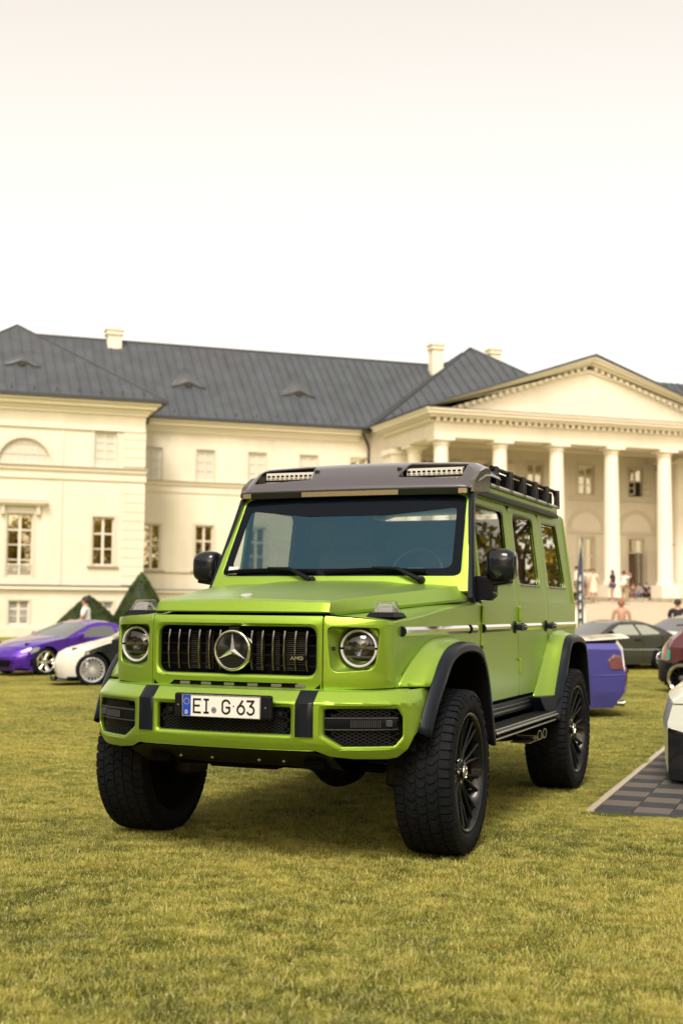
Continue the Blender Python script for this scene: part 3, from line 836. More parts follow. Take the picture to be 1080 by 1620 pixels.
for x in (-.285, .228): MB().lathe([(0, .005), (-.003, .005), (-.003, 0)], (x, Y0 + .002, .842), 'y', 10).build('plate_screw', alu, pl_)
# skid plate under the bumper
rings = []
for x in lin(-.60, .60, 13):
    e_ = max(0, abs(x) - .50) / .10
    rings.append([Vector((x, by(x) + .05 + q, z - .0 + e_ * -.03)) for z, q in ((.640, 0), (.622, -.014), (.612, .0), (.60, .03), (.535, .16), (.50, .36), (.53, .40))])
MB().loft(rings, closed=False).build('skid_plate', mat('skid_black', (.003, .0035, .005), .4, spec=.12), G, ang=30)
for x in (-.33, -.13, .15, .29): MB().lathe([(0, .008), (-.006, .008), (-.008, 0)], (x, by(x) + .165, .557), 'y', 10).build('skid_bolt', alu, G)

# ------------------------------------------------------------ wipers
for x0 in (-.145, .592):
    w = part_empty('wiper', G)
    piv = ws(x0, .085, -.03)
    MB().lathe([(0, .024), (-.03, .022), (-.035, .012), (-.036, 0)], piv + Vector((0, .03, 0)), 'y', 16).build('wiper_pivot', black, w)
    elbow = ws(x0 - .16, .185, -.045); tipx = ws(x0 - .33, .205, -.03)
    MB().tube([piv, piv.lerp(elbow, .3), elbow, tipx], [.018, .016, .011, .008], 8).build('wiper_arm', black, w)
    bl_ = [ws(x, .175 + .02 * (1 - ((x - x0 + .31) / .33) ** 2), -.018) for x in lin(x0 - .66, x0 + .02, 9)]
    MB().tube(bl_, .010, 6, flat=1.3).build('wiper_blade', deep, w)
for x in (-.42, .36): MB().tube([ws(x - .045, .035, -.01), ws(x + .045, .035, -.01)], .010, 8).build('washer_nozzle', black, G)

# ------------------------------------------------------------ roof visor with light bars
def visor(x, t):
    """t 0..1 along the section from the front lip over to the roof"""
    sec = [(0, .868, 2.150), (.10, .872, 2.166), (.25, .915, 2.205), (.45, .985, 2.258), (.62, 1.06, 2.305), (.75, 1.15, 2.334), (.88, 1.28, 2.345), (1, 1.50, 2.342)]
    y = interp([(a, b) for a, b, c in sec], t); z = interp([(a, c) for a, b, c in sec], t)
    hw = .812 + .03 * min(1, t * 2)
    u_ = abs(x) / hw
    crown = .02 * (1 - u_ * u_)
    edge = max(0, (u_ - .86) / .14)
    return Vector((x, y + edge ** 2.2 * .05 * t + .02 * u_ * u_, z + crown * min(1, t * 3) - edge ** 2.5 * .085 * min(1, t * 1.6)))
T = [0, .04, .1, .17, .25, .35, .45, .55, .62, .68, .75, .82, .88, .94, 1]
h_ = [[(-.70, .26), (-.335, .26), (-.335, .66), (-.70, .66)], [(.335, .26), (.70, .26), (.70, .66), (.335, .66)]]
hw = .842
hs = []
for s in (1, -1):
    hs.append([(s * a, b) for a, b in fillet([(.31, .30), (.745, .27), (.745, .70), (.35, .70)], .03, 4)])
xs_ = [-.835, -.825, -.81, -.795, -.78, -.76, -.74, -.7, -.6, -.45, -.3, -.15, 0, .15, .3, .45, .6, .7, .74, .76, .78, .795, .81, .825, .835]
panel('roof_visor', [(-.812, 0), (.812, 0), (.842, .5), (.842, 1), (-.842, 1), (-.842, .5)], hs, visor, carbon, G, .012, xs_, T[1:-1], .004, (0, -1, 1))
rings = []
for x in lin(-.812, .812, 25):
    p = visor(x, 0); rings.append([p, p + Vector((0, -.004, -.004)), p + Vector((0, .0, -.044)), p + Vector((0, .03, -.046)), p + Vector((0, .2, -.03))])
MB().loft(rings, closed=False).build('visor_lip', gloss_black, G, ang=40)
vb = mat('gold_lip_reflection', (.55, .45, .28), .22, .8)  # gold reflection on the lip, painted as strips of its own
for x0, x1 in ((-.35, .34), (-.80, -.735), (.745, .802)):
    rings = []
    for x in lin(x0, x1, 9):
        p = visor(x, 0); rings.append([p + Vector((0, -.007, -.008)), p + Vector((0, -.007, -.040)), p + Vector((0, .0, -.042))])
    MB().loft(rings, closed=False).build('visor_lip_reflection', vb, G)
for s in (1, -1):
    lb = part_empty('roof_light_bar', G)
    a0, a1 = (.335, .715)
    MB().box((s * .30, 1.13, 2.17), (s * .75, 1.18, 2.31)).build('light_pocket', deep, lb)
    MB().prism([(.925, 2.190), (1.13, 2.195), (1.13, 2.203), (.925, 2.198)], .305, .75, lambda a, b, h: Vector((s * h, a, b))).build('pocket_floor', carbon, lb)
    MB().box((s * .318, 1.085, 2.245), (s * .722, 1.13, 2.305)).build('light_housing', dark_chrome, lb, bevel=.006)
    MB().box((s * .325, 1.072, 2.252), (s * .714, 1.080, 2.300)).build('light_bar_lens', mat('frosted_lens', (.62, .60, .54), .25), lb, bevel=.002)
    for k in range(11):
        x = .332 + .035 * k
        MB().prism(rrect(x, 2.272, x + .022, 2.284, .003, 2), 1.069, 1.0725, lambda a, b, h: Vector((s * a, h, b))).build('diode', gloss_black, lb)
        MB().prism(rrect(x + .002, 2.257, x + .024, 2.266, .002, 2), 1.0685, 1.0725, lambda a, b, h: Vector((s * a, h, b))).build('reflector_cell', alu, lb)
    MB().box((s * .345, 1.06, 2.218), (s * .712, 1.075, 2.236)).build('light_bar_reflection', mat('dim_lens_reflection', (.34, .33, .30), .3), lb, bevel=.002)  # dimmer copy of the lens, modelled as its reflection below
    for k in range(11): MB().box((s * (.352 + .0332 * k), 1.057, 2.222), (s * (.374 + .0332 * k), 1.061, 2.232)).build('reflected_cell', dark_chrome, lb, smooth=False)  # diode row repeated as part of the modelled reflection
    MB().box((s * .285, .99, 2.19), (s * .312, 1.12, 2.31)).build('light_bracket', gloss_black, lb, bevel=.01)
    # visor cheek (glossy side lens)
    pts = [(.90, 2.115), (1.30, 2.15), (1.32, 2.29), (1.22, 2.305), (1.08, 2.27), (.95, 2.20)]
    MB().prism(fillet(pts, .02, 3), .79, .836, lambda a, b, h: Vector((s * h, a, b))).build('visor_cheek', mat('smoked_chrome', (.20, .19, .16), .1, .9), G, bevel=.01)
    # rack side
    rk = part_empty('roof_rack_side', G)
    zt, zb = 2.335, 2.205
    y0, y1 = 1.36, 3.46
    MB().tube([(s * .80, y0 + .10, zt), (s * .80, y1 - .10, zt), (s * .80, y1, zb + .05), (s * .80, y1 - .04, zb)], .016, 8).build('rack_top_rail', black, rk)
    MB().tube([(s * .815, y0, zb), (s * .815, y1 - .05, zb)], .016, 8).build('rack_lower_rail', alu, rk)
    MB().box((s * .74, y0, zb), (s * .765, y1 - .02, zt - .01)).build('rack_board', deep, rk)
    n = 5
    for k in range(n + 1):
        y = y0 + .16 + (y1 - y0 - .22) * k / n
        a = MB().prism([(y - .034, zb - .01), (y - .020, zb - .01), (y - .014, zt + .012), (y - .028, zt + .012)], .795, .832, lambda p, q, h: Vector((s * h, p, q)))
        a.prism([(y + .020, zb - .01), (y + .034, zb - .01), (y + .028, zt + .012), (y + .014, zt + .012)], .795, .832, lambda p, q, h: Vector((s * h, p, q)))
        a.build('rack_post', mat('rack_silver', (.035, .035, .037), .25, .5), rk, bevel=.003)
        MB().box((s * .800, y - .012, zb + .01), (s * .812, y + .012, zt)).build('rack_post_web', dark_chrome, rk)
        if k < n:
            ya, yb = y + .045, y + (y1 - y0 - .22) / n - .045
            MB().prism([(ya, zb + .02), (ya + .02, zb + .012), (yb - .05, zt - .035), (ya + .03, zt - .04)], .768, .775, lambda p, q, h: Vector((s * h, p, q))).build('rack_gusset', navy, rk)
MB().box((-.74, 1.45, 2.20), (.74, 3.42, 2.225)).build('roof_rack_floor', deep, G)

# ------------------------------------------------------------ interior
MB().box((-.74, .72, 1.38), (.74, 1.05, 1.58)).build('dashboard', leather, G, bevel=.05, seg=3)
for x in (-.38, .38):
    MB().box((x - .24, 1.75, 1.1), (x + .24, 1.95, 1.80)).build('seat_back', leather, G, bevel=.06, seg=3)
    MB().box((x - .24, 1.3, 1.05), (x + .24, 1.85, 1.25)).build('seat_cushion', leather, G, bevel=.05, seg=3)
    MB().box((x - .13, 1.80, 1.80), (x + .13, 1.90, 1.97)).build('headrest', leather, G, bevel=.04, seg=3)
MB().box((-.66, 2.75, 1.1), (.66, 2.95, 1.80)).build('rear_bench', leather, G, bevel=.06, seg=3)
MB().box((-.80, .70, .78), (.80, 3.58, .85)).build('floor_pan', deep, G)
MB().box((.5, -.5, .6), (.56, .6, 1.3)).box((-.56, -.5, .6), (-.5, .6, 1.3)).box((-.6, -.62, .6), (.6, -.60, 1.3)).build('engine_bay_wall', deep, G)
MB().box((-.82, .60, .80), (.82, .64, 1.46)).build('firewall', deep, G)
import mathutils
sw = MB().lathe([(0, .185), (.012, .178), (0, .170), (-.012, .178)], (0, 0, 0), 'y', 32, closed=True)
rm = Matrix.Translation((.38, 1.12, 1.60)) @ Matrix.Rotation(R(-22), 4, 'X')
sw.box((-.17, -.01, -.03), (.17, .01, .02)).cbox((0, 0, -.01), (.11, .04, .09))
sw.v = [rm @ p for p in sw.v]; sw.build('steering_wheel', mat('wheel_trim', (.12, .12, .12), .4), G)
MB().cbox((0, .99, 1.98), (.24, .03, .07)).build('rear_view_mirror', black, G, bevel=.01)

# ------------------------------------------------------------ chassis
for s in (1, -1): MB().box((s * .40, -.75, .52), (s * .52, 3.6, .66)).build('frame_rail', deep, G, bevel=.01)
for y in (0, 2.89):
    MB().tube([(-.70, y, .54), (-.30, y, .54), (.30, y, .54), (.70, y, .54)], .06, 12).build('axle_beam', deep, G)
    MB().lathe([(-.17, .03), (-.14, .12), (-.05, .165), (.05, .165), (.14, .10), (.17, .03)], (.30, y, .50), 'y', 20).build('differential', deep, G)
    for s in (1, -1):
        MB().box((s * .62, y - .12, .36), (s * .74, y + .12, .66)).build('portal_gearbox', mat('cast_metal', (.02, .019, .016), .55, .4), G, bevel=.03)
        MB().lathe([(-.02, 0), (-.02, .17), (0, .17), (0, 0)], (s * .76, y, .458), 'x', 32).build('brake_disc', deep, G)
        pts = [(s * .55 + .06 * math.cos(a), y + .06 * math.sin(a), .62 + a * .0085) for a in lin(0, 12 * PI, 90)]
        MB().tube(pts, .011, 6).build('coil_spring', black, G)
MB().tube([(-.62, -.24, .475), (.3, -.22, .48), (.66, -.22, .48)], .028, 10).build('steering_rod', deep, G)
MB().box((-.34, -.42, .46), (.10, .3, .54)).build('sump_guard', deep, G, bevel=.02)
MB().box((-.38, 1.0, .50), (.38, 2.3, .62)).build('gearbox_guard', deep, G, bevel=.03)

# ------------------------------------------------------------ wheels
TR = .932; WR = .458
def tyre_mesh():
    mb = MB()
    prof = [(-.120, .318), (-.135, .325), (-.155, .345), (-.1625, .37), (-.160, .405), (-.150, .432), (-.138, .444), (-.10, .448), (0, .450), (.10, .448), (.138, .444), (.150, .432), (.160, .405), (.1625, .37), (.155, .345), (.135, .325), (.120, .318)]
    mb.lathe(prof, (0, 0, 0), 'x', 72)
    # raised sidewall blocks and rings
    for sg in (1, -1):
        for k in range(28):
            a = 2 * PI * k / 28
            pts = []
            for da, r_, h in ((-.05, .398, .1605), (.05, .398, .1605), (.07, .436, .150), (-.02, .436, .150)):
                pts.append(Vector((sg * (h + .004), r_ * math.cos(a + da), r_ * math.sin(a + da))))
            q = [p - Vector((sg * .01, 0, 0)) for p in pts]
            mb.add(pts + q, [(0, 1, 2, 3), (0, 1, 5, 4), (1, 2, 6, 5), (2, 3, 7, 6), (3, 0, 4, 7)])
    return mb
def tread_mesh():
    mb = MB(); N = 58
    rows = [(-.150, -.098, 0, .25), (-.090, -.032, .5, .0), (-.026, .026, .0, -.0), (.032, .090, .5, .0), (.098, .150, 0, -.25)]
    for ri, (x0, x1, ph, sk) in enumerate(rows):
        for k in range(N):
            da = 2 * PI / N
            a = (k + ph) * da
            mid = abs((x0 + x1) / 2) < .08
            g_ = .13 if mid else .16
            jog = .22 * (1 if ri in (1,) else -1 if ri == 3 else 0)
            pts = []
            n_ = 4
            for i in range(n_):
                t = i / (n_ - 1); x = x0 + (x1 - x0) * t
                zig = (.22 if mid else .0) * (1 if i in (1, 2) else -1) * (1 if k % 2 else .6)
                off = jog * (t - .5) * 2 + zig
                top = .4585 - (abs(x) / .15) ** 4 * .008
                pts.append([(x, a + da * (g_ + off), top), (x, a + da * (1 - g_ * .4 + off), top)])
            V = []
            for pr in pts:
                for (x, aa, r_) in pr:
                    V.append(Vector((x, r_ * math.cos(aa), r_ * math.sin(aa))))
                for (x, aa, r_) in pr:
                    V.append(Vector((x, .446 * math.cos(aa), .446 * math.sin(aa))))
            F = []
            for i in range(n_ - 1):
                b = i * 4; c_ = b + 4
                F += [(b, b + 1, c_ + 1, c_), (b, c_, c_ + 2, b + 2), (b + 1, b + 3, c_ + 3, c_ + 1)]
            F += [(0, 2, 3, 1), ((n_ - 1) * 4, (n_ - 1) * 4 + 1, (n_ - 1) * 4 + 3, (n_ - 1) * 4 + 2)]
            mb.add(V, F)
            if not mid or True:   # sipes as slim raised ribs are too fine; shoulder lugs wrap down the sidewall
                if ri in (0, 4):
                    sg = 1 if ri == 4 else -1
                    a1, a2 = a + da * .2, a + da * .9
                    q = [Vector((sg * .150, .450 * math.cos(t), .450 * math.sin(t))) for t in (a1, a2)] + [Vector((sg * .162, .425 * math.cos(t), .425 * math.sin(t))) for t in (a2, a1)]
                    q2 = [p - Vector((sg * .012, 0, 0)) for p in q]
                    mb.add(q + q2, [(0, 1, 2, 3), (0, 1, 5, 4), (1, 2, 6, 5), (2, 3, 7, 6), (3, 0, 4, 7)])
    return mb
W0 = part_empty('wheel', G, (TR, 0, WR))
tyre_mesh().build('tyre', rubber, W0, ang=50)
tr_o = tread_mesh().build('tyre_tread', rubber, W0, smooth=False)
tag(tr_o, kind='stuff')
MB().lathe([(.128, .326), (.146, .328), (.150, .320), (.144, .312), (.12, .302), (.02, .29), (-.12, .29), (-.13, .318)], (0, 0, 0), 'x', 64).build('rim', rim_mat, W0, ang=30)
MB().lathe([(.146, .327), (.1515, .3275), (.1515, .322), (.146, .318)], (0, 0, 0), 'x', 64).build('rim_edge', mat('rim_edge_grey', (.09, .09, .10), .25, .9), W0)
MB().lathe([(-.02, 0), (-.02, .289)], (0, 0, 0), 'x', 32).build('wheel_back', deep, W0)
MB().lathe([(-.132, .10), (-.132, .318)], (0, 0, 0), 'x', 32).build('wheel_inner_face', deep, W0)
MB().lathe([(.02, .085), (.095, .078), (.108, .060), (.108, .045), (.09, .042)], (0, 0, 0), 'x', 32).build('wheel_centre', rim_mat, W0)
MB().lathe([(.09, .040), (.120, .040), (.124, .036), (.121, .030), (.121, 0)], (0, 0, 0), 'x', 24).build('hub_cap', gloss_black, W0)
hs_ = MB(); P = []
for k in range(6):
    a = PI / 2 + k * PI / 3; r_ = .032 if k % 2 == 0 else .007
    P.append(Vector((.123, r_ * math.cos(a), r_ * math.sin(a))))
hs_.add(P + [Vector((.130, 0, 0))], [(k, (k + 1) % 6, 6) for k in range(6)]); hs_.build('hub_star', chrome, W0, smooth=False)
MB().lathe([(.122, .040), (.128, .038), (.128, .034), (.122, .033)], (0, 0, 0), 'x', 24).build('hub_ring', chrome, W0)
def spoke(a):
    mb = MB()
    for sg in (-1, 1):
        path = [(.100, .050, .12 * sg), (.098, .12, .10 * sg), (.106, .17, .085 * sg), (.134, .300, .135 * sg)]
        rings = []
        for i, (x, r_, da) in enumerate(path):
            w = [.017, .012, .011, .014][i] / r_
            ring = []
            for h, ww in ((0, 1), (0, .35), (0, -.35), (0, -1), (-.03, -1), (-.03, 1)):
                hh = x + (h if h else (-.006 if abs(ww) == 1 else 0))
                t = a + da + w * ww * .6
                ring.append(Vector((hh, r_ * math.cos(t), r_ * math.sin(t))))
            rings.append(ring)
        mb.loft(rings)
        mb.add([], [])
    # cross link
    return mb
for k in range(10):
    spoke(2 * PI * (k + .5) / 10).build('spoke', rim_mat, W0, ang=25)
for k in range(5):
    a = 2 * PI * k / 5
    MB().lathe([(.08, .010), (.108, .010), (.110, .006), (.110, 0)], (0, .062 * math.cos(a), .062 * math.sin(a)), 'x', 8).build('wheel_bolt', chrome, W0)
W1 = copy_tree(W0, G); W1.location = (TR, 2.89, WR); W1.rotation_euler = (R(20), 0, 0)
W2 = copy_tree(W0, G); W2.location = (-TR, 0, WR); W2.rotation_euler = (0, 0, PI + R(2.4))
W3 = copy_tree(W0, G); W3.location = (-TR, 2.89, WR); W3.rotation_euler = (0, 0, PI)
W0.rotation_euler = (R(35), 0, R(2.4))
# ================================================================== ground
def ground_z(x, y):
    d = math.hypot(x - CAM.x, y - CAM.y)
    t = max(0, min(1, (d - 14) / 16)); t = t * t * (3 - 2 * t)
    lat = (x - CAM.x) * rt.x + (y - CAM.y) * rt.y
    return -t * (.20 + .12 * max(0, min(1, (-lat - 1) / 7)))
def ground_px(px, py):
    d_ = fw + rt * ((px - 540) / 2009.15) - up * ((py - 810) / 2009.15)
    z = 0
    for _ in range(12):
        p = CAM + d_ * ((z - CAM.z) / d_.z); z = ground_z(p.x, p.y)
    return (p.x, p.y)
def grass_colour(n, scale=1.0):
    """yellow-green lawn colour from world position"""
    g = n.nodes.new('ShaderNodeNewGeometry')
    def nz(s, d=4):
        q = n.nodes.new('ShaderNodeTexNoise'); q.inputs['Scale'].default_value = s; q.inputs['Detail'].default_value = d
        n.links.new(g.outputs['Position'], q.inputs['Vector']); return q
    n1, n2 = nz(.55, 5), nz(5.0, 4)
    ad_ = n.nodes.new('ShaderNodeMath'); ad_.operation = 'MULTIPLY_ADD'
    n.links.new(n1.outputs[0], ad_.inputs[0]); ad_.inputs[1].default_value = .37
    m2 = n.nodes.new('ShaderNodeMath'); m2.operation = 'MULTIPLY'; m2.inputs[1].default_value = .45
    n3 = nz(26.0, 3); m2.inputs[1].default_value = .33
    a3 = n.nodes.new('ShaderNodeMath'); a3.operation = 'MULTIPLY_ADD'; a3.inputs[1].default_value = .30
    n.links.new(n3.outputs[0], a3.inputs[0]); n.links.new(m2.outputs[0], a3.inputs[2])
    n.links.new(n2.outputs[0], m2.inputs[0]); n.links.new(a3.outputs[0], ad_.inputs[2])
    c = n.nodes.new('ShaderNodeValToRGB')
    c.color_ramp.elements[0].position = .40; c.color_ramp.elements[0].color = (.085, .115, .012, 1)
    c.color_ramp.elements[1].position = .585; c.color_ramp.elements[1].color = (.47, .43, .085, 1)
    e = c.color_ramp.elements.new(.48); e.color = (.245, .265, .030, 1)
    n.links.new(ad_.outputs[0], c.inputs[0])
    return c, g
def lawn_mat():
    m = bpy.data.materials.new('lawn'); m.use_nodes = True; n = m.node_tree; p = n.nodes['Principled BSDF']
    c, g = grass_colour(n)
    q = n.nodes.new('ShaderNodeTexNoise'); q.inputs['Scale'].default_value = 45; q.inputs['Detail'].default_value = 6
    n.links.new(g.outputs['Position'], q.inputs['Vector'])
    mr = n.nodes.new('ShaderNodeMapRange'); mr.inputs[1].default_value = .3; mr.inputs[2].default_value = .7; mr.inputs[3].default_value = .6; mr.inputs[4].default_value = 1.15
    n.links.new(q.outputs[0], mr.inputs[0])
    v = n.nodes.new('ShaderNodeVectorMath'); v.operation = 'SCALE'
    n.links.new(c.outputs[0], v.inputs[0]); n.links.new(mr.outputs[0], v.inputs['Scale'])
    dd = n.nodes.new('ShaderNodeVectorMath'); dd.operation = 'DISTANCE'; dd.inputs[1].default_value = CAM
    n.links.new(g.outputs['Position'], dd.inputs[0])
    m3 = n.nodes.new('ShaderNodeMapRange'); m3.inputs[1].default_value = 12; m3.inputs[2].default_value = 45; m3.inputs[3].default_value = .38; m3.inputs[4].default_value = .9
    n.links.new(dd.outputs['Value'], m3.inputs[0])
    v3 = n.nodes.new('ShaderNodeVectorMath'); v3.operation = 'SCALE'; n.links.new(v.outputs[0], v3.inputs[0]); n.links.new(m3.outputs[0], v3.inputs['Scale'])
    n.links.new(v3.outputs[0], p.inputs['Base Color']); p.inputs['Roughness'].default_value = .9; p.inputs['Specular IOR Level'].default_value = .15
    b = n.nodes.new('ShaderNodeBump'); b.inputs['Strength'].default_value = .8; b.inputs['Distance'].default_value = .02
    n.links.new(q.outputs[0], b.inputs['Height']); n.links.new(b.outputs[0], p.inputs['Normal'])
    return m
gx = [-400, -200, -120] + [-80 + 2.5 * i for i in range(65)] + [120, 200, 400]
gy = [-300, -120, -60] + [-30 + 2.5 * i for i in range(53)] + [140, 200, 420]
mb = MB(); V = [Vector((x, y, ground_z(x, y))) for y in gy for x in gx]; nx = len(gx)
mb.add(V, [(j * nx + i, j * nx + i + 1, (j + 1) * nx + i + 1, (j + 1) * nx + i) for j in range(len(gy) - 1) for i in range(nx - 1)])
tag(mb.build('ground', lawn_mat(), ang=80), kind='structure')

# grass blades: patches scattered over the lawn
def blade_mat():
    m = bpy.data.materials.new('grass_blades'); m.use_nodes = True; n = m.node_tree; p = n.nodes['Principled BSDF']
    c, g = grass_colour(n)
    at = n.nodes.new('ShaderNodeAttribute'); at.attribute_name = 'tone'
    v = n.nodes.new('ShaderNodeMix'); v.data_type = 'RGBA'
    dry = n.nodes.new('ShaderNodeRGB'); dry.outputs[0].default_value = (.72, .62, .28, 1)
    n.links.new(at.outputs['Fac'], v.inputs[0]); n.links.new(c.outputs[0], v.inputs[6]); n.links.new(dry.outputs[0], v.inputs[7])
    n.links.new(v.outputs[2], p.inputs['Base Color']); p.inputs['Roughness'].default_value = .6; p.inputs['Specular IOR Level'].default_value = .25
    try: p.inputs['Transmission Weight'].default_value = 0
    except Exception: pass
    tl = n.nodes.new('ShaderNodeBsdfTranslucent'); n.links.new(v.outputs[2], tl.inputs[0])
    mx = n.nodes.new('ShaderNodeMixShader'); mx.inputs[0].default_value = .3
    n.links.new(p.outputs[0], mx.inputs[1]); n.links.new(tl.outputs[0], mx.inputs[2])
    n.links.new(mx.outputs[0], n.nodes['Material Output'].inputs[0])
    return m
BM = blade_mat()
src = bpy.data.collections.new('grass_patches')
for var in range(5):
    r2 = random.Random(100 + var)
    V, F, T_ = [], [], []
    S = .36
    clumps = [(r2.uniform(-S, S), r2.uniform(-S, S), r2.uniform(.015, .05), r2.uniform(.7, 1.5)) for _ in range(60)]
    for k in range(7200):
        if r2.random() < .62:
            cx, cy, cr_, ch = r2.choice(clumps)
            x = r2.gauss(cx, cr_); y = r2.gauss(cy, cr_); hh = r2.uniform(.008, .022) * ch; ln = r2.uniform(.3, 1.3)
            az = math.atan2(y - cy, x - cx) + r2.gauss(0, .9)
        else:
            x, y = r2.uniform(-S, S), r2.uniform(-S, S); hh = r2.uniform(.005, .015); ln = r2.uniform(.4, 2.2); az = r2.uniform(0, 2 * PI)
        dry_ = r2.random() < .20
        if dry_ and r2.random() < .6: hh *= .5; ln = r2.uniform(1.2, 2.6)
        w = r2.uniform(.0008, .0017)
        dx, dy = math.cos(az), math.sin(az); sx, sy = -dy * w, dx * w
        o = len(V)
        l1 = hh * ln * .35; l2 = hh * ln
        V += [(x - sx, y - sy, 0), (x + sx, y + sy, 0), (x + dx * l1 + sx * .8, y + dy * l1 + sy * .8, hh * .62), (x + dx * l1 - sx * .8, y + dy * l1 - sy * .8, hh * .62), (x + dx * l2, y + dy * l2, hh)]
        F += [(o, o + 1, o + 2, o + 3), (o + 3, o + 2, o + 4)]
        t = r2.uniform(.6, 1.1) if dry_ else max(0, r2.gauss(.12, .16)); T_ += [t] * 5
    me = bpy.data.meshes.new('grass_patch'); me.from_pydata(V, [], F); me.materials.append(BM)
    at = me.attributes.new('tone', 'FLOAT', 'POINT'); at.data.foreach_set('value', T_)
    src.objects.link(bpy.data.objects.new('grass_patch', me))
pts = []
mat_quad = None
def in_mat(x, y):
    # checkered mat region, in its own frame
    d = Vector((x - MAT_O.x, y - MAT_O.y)); return -.36 < d.dot(MAT_U) < 3.0 and -.36 < d.dot(MAT_V) < 5.4
MAT_O = Vector((1.42, 1.83)); 
MAT_V = Vector((1.265 - 1.372, 6.06 - 1.852)).normalized(); MAT_U = Vector((MAT_V.y, -MAT_V.x))
F2 = Vector((fw.x, fw.y)).normalized(); R2 = Vector((rt.x, rt.y)).normalized()
d = 2.6
while d < 46:
    step = .50 if d < 16 else .62
    half = d * .285 + .9
    n_ = int(2 * half / step) + 1
    for i in range(n_):
        q = Vector((CAM.x, CAM.y)) + F2 * (d + rnd.uniform(-.08, .08)) + R2 * (-half + step * (i + rnd.random() * .3))
        if in_mat(q.x + .0, q.y): 
            continue
        pts.append((q.x, q.y, ground_z(q.x, q.y)))
    d += step
scl = [1.0] * len(pts)
def near_mat(x, y, a):
    d = Vector((x - MAT_O.x, y - MAT_O.y)); return -a < d.dot(MAT_U) < 3.0 and -a < d.dot(MAT_V) < 5.3
for i in range(26):
    for j in range(42):
        q = MAT_O + MAT_U * (-.45 + i * .15 + rnd.uniform(-.03, .03)) + MAT_V * (-.45 + j * .15 + rnd.uniform(-.03, .03))
        if near_mat(q.x, q.y, .47) and not near_mat(q.x, q.y, .15): pts.append((q.x, q.y, 0)); scl.append(.34)
pm = bpy.data.meshes.new('grass'); pm.from_pydata(pts, [], [])
sa = pm.attributes.new('patch_scale', 'FLOAT', 'POINT'); sa.data.foreach_set('value', scl)
go = bpy.data.objects.new('grass', pm); COL.objects.link(go)
tag(go, 'short dry yellow-green lawn grass', 'grass', kind='stuff')
ng = bpy.data.node_groups.new('scatter_grass', 'GeometryNodeTree')
ng.interface.new_socket('Geometry', in_out='INPUT', socket_type='NodeSocketGeometry')
ng.interface.new_socket('Geometry', in_out='OUTPUT', socket_type='NodeSocketGeometry')
N_ = ng.nodes
gi = N_.new('NodeGroupInput'); gou = N_.new('NodeGroupOutput')
ip = N_.new('GeometryNodeInstanceOnPoints'); ci_ = N_.new('GeometryNodeCollectionInfo')
ci_.inputs['Collection'].default_value = src; ci_.inputs['Separate Children'].default_value = True; ci_.inputs['Reset Children'].default_value = True
rv = N_.new('FunctionNodeRandomValue'); rv.data_type = 'FLOAT_VECTOR'; rv.inputs[0].default_value = (0, 0, 0); rv.inputs[1].default_value = (0, 0, 2 * PI)
rs = N_.new('FunctionNodeRandomValue'); rs.data_type = 'FLOAT'; rs.inputs[2].default_value = .85; rs.inputs[3].default_value = 1.25; rs.inputs['Seed'].default_value = 3
ng.links.new(gi.outputs[0], ip.inputs['Points']); ng.links.new(ci_.outputs[0], ip.inputs['Instance']); ip.inputs['Pick Instance'].default_value = True
ng.links.new(rv.outputs[0], ip.inputs['Rotation']); na = N_.new('GeometryNodeInputNamedAttribute'); na.data_type = 'FLOAT'; na.inputs['Name'].default_value = 'patch_scale'
mu = N_.new('ShaderNodeMath'); mu.operation = 'MULTIPLY'; ng.links.new(rs.outputs[1], mu.inputs[0]); ng.links.new(na.outputs['Attribute'], mu.inputs[1])
ng.links.new(mu.outputs[0], ip.inputs['Scale'])
ng.links.new(ip.outputs[0], gou.inputs[0])
go.modifiers.new('scatter', 'NODES').node_group = ng

# ================================================================== the palace
KS = 1.22
AZ = R(48.4)
UU = Vector((math.sin(AZ), math.cos(AZ), 0)); WW = Vector((-math.cos(AZ), math.sin(AZ), 0))
CB = (CAM.dot(UU), CAM.dot(WW), CAM.z)
def B(p):       # image coordinates (along the front, depth, height) enlarged about the camera position
    q = [CB[i] + KS * (p[i] - CB[i]) for i in range(3)]
    return UU * q[0] + WW * q[1] + Vector((0, 0, q[2]))
plaster = mat('cream_plaster', (.73, .68, .58), .85, noise=(.35, .09), bump=(6, .15, .01), streak=.06)
trim = mat('pale_stucco_trim', (.75, .705, .61), .8, noise=(.6, .04))
winframe = mat('painted_window_frame', (.66, .61, .53), .6)
surround_m = mat('window_surround', (.62, .575, .49), .8)
sillm = mat('stone_sill', (.42, .36, .28), .8)
blind_m = mat('pale_blind', (.56, .55, .50), .45, spec=.5)
shutter_m = mat('grey_shutter', (.40, .40, .38), .7)
roof_m = mat('grey_sheet_roof', (.078, .090, .108), .55, .25, noise=(.9, .20), streak=.12)
roof_dk = mat('roof_edge', (.045, .05, .055), .5, .3)
winglass = mat('old_window_glass', (.02, .022, .018), .03, 0, spec=1.0)
wg = glass_mat('window_glass', (1, .95, .75), (.75, .72, .6), .42)
gold_reflect = mat('gold_reflection_backing', (.22, .15, .035), .9, noise=(2.5, .8))  # golden tree reflections painted on a panel behind the panes
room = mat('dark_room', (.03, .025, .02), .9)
reflection_curtain = mat('gold_reflection_cloth', (.72, .55, .22), .8)  # gold colour imitates reflections in the window glass
P = empty('palace', (0, 0, 0), 0, 'cream two-storey palace with grey sheet metal roof and columned portico behind the lawn', 'palace')
def bbox(mb, u0, u1, w0, w1, z0, z1): return mb.box((u0, w0, z0), (u1, w1, z1))
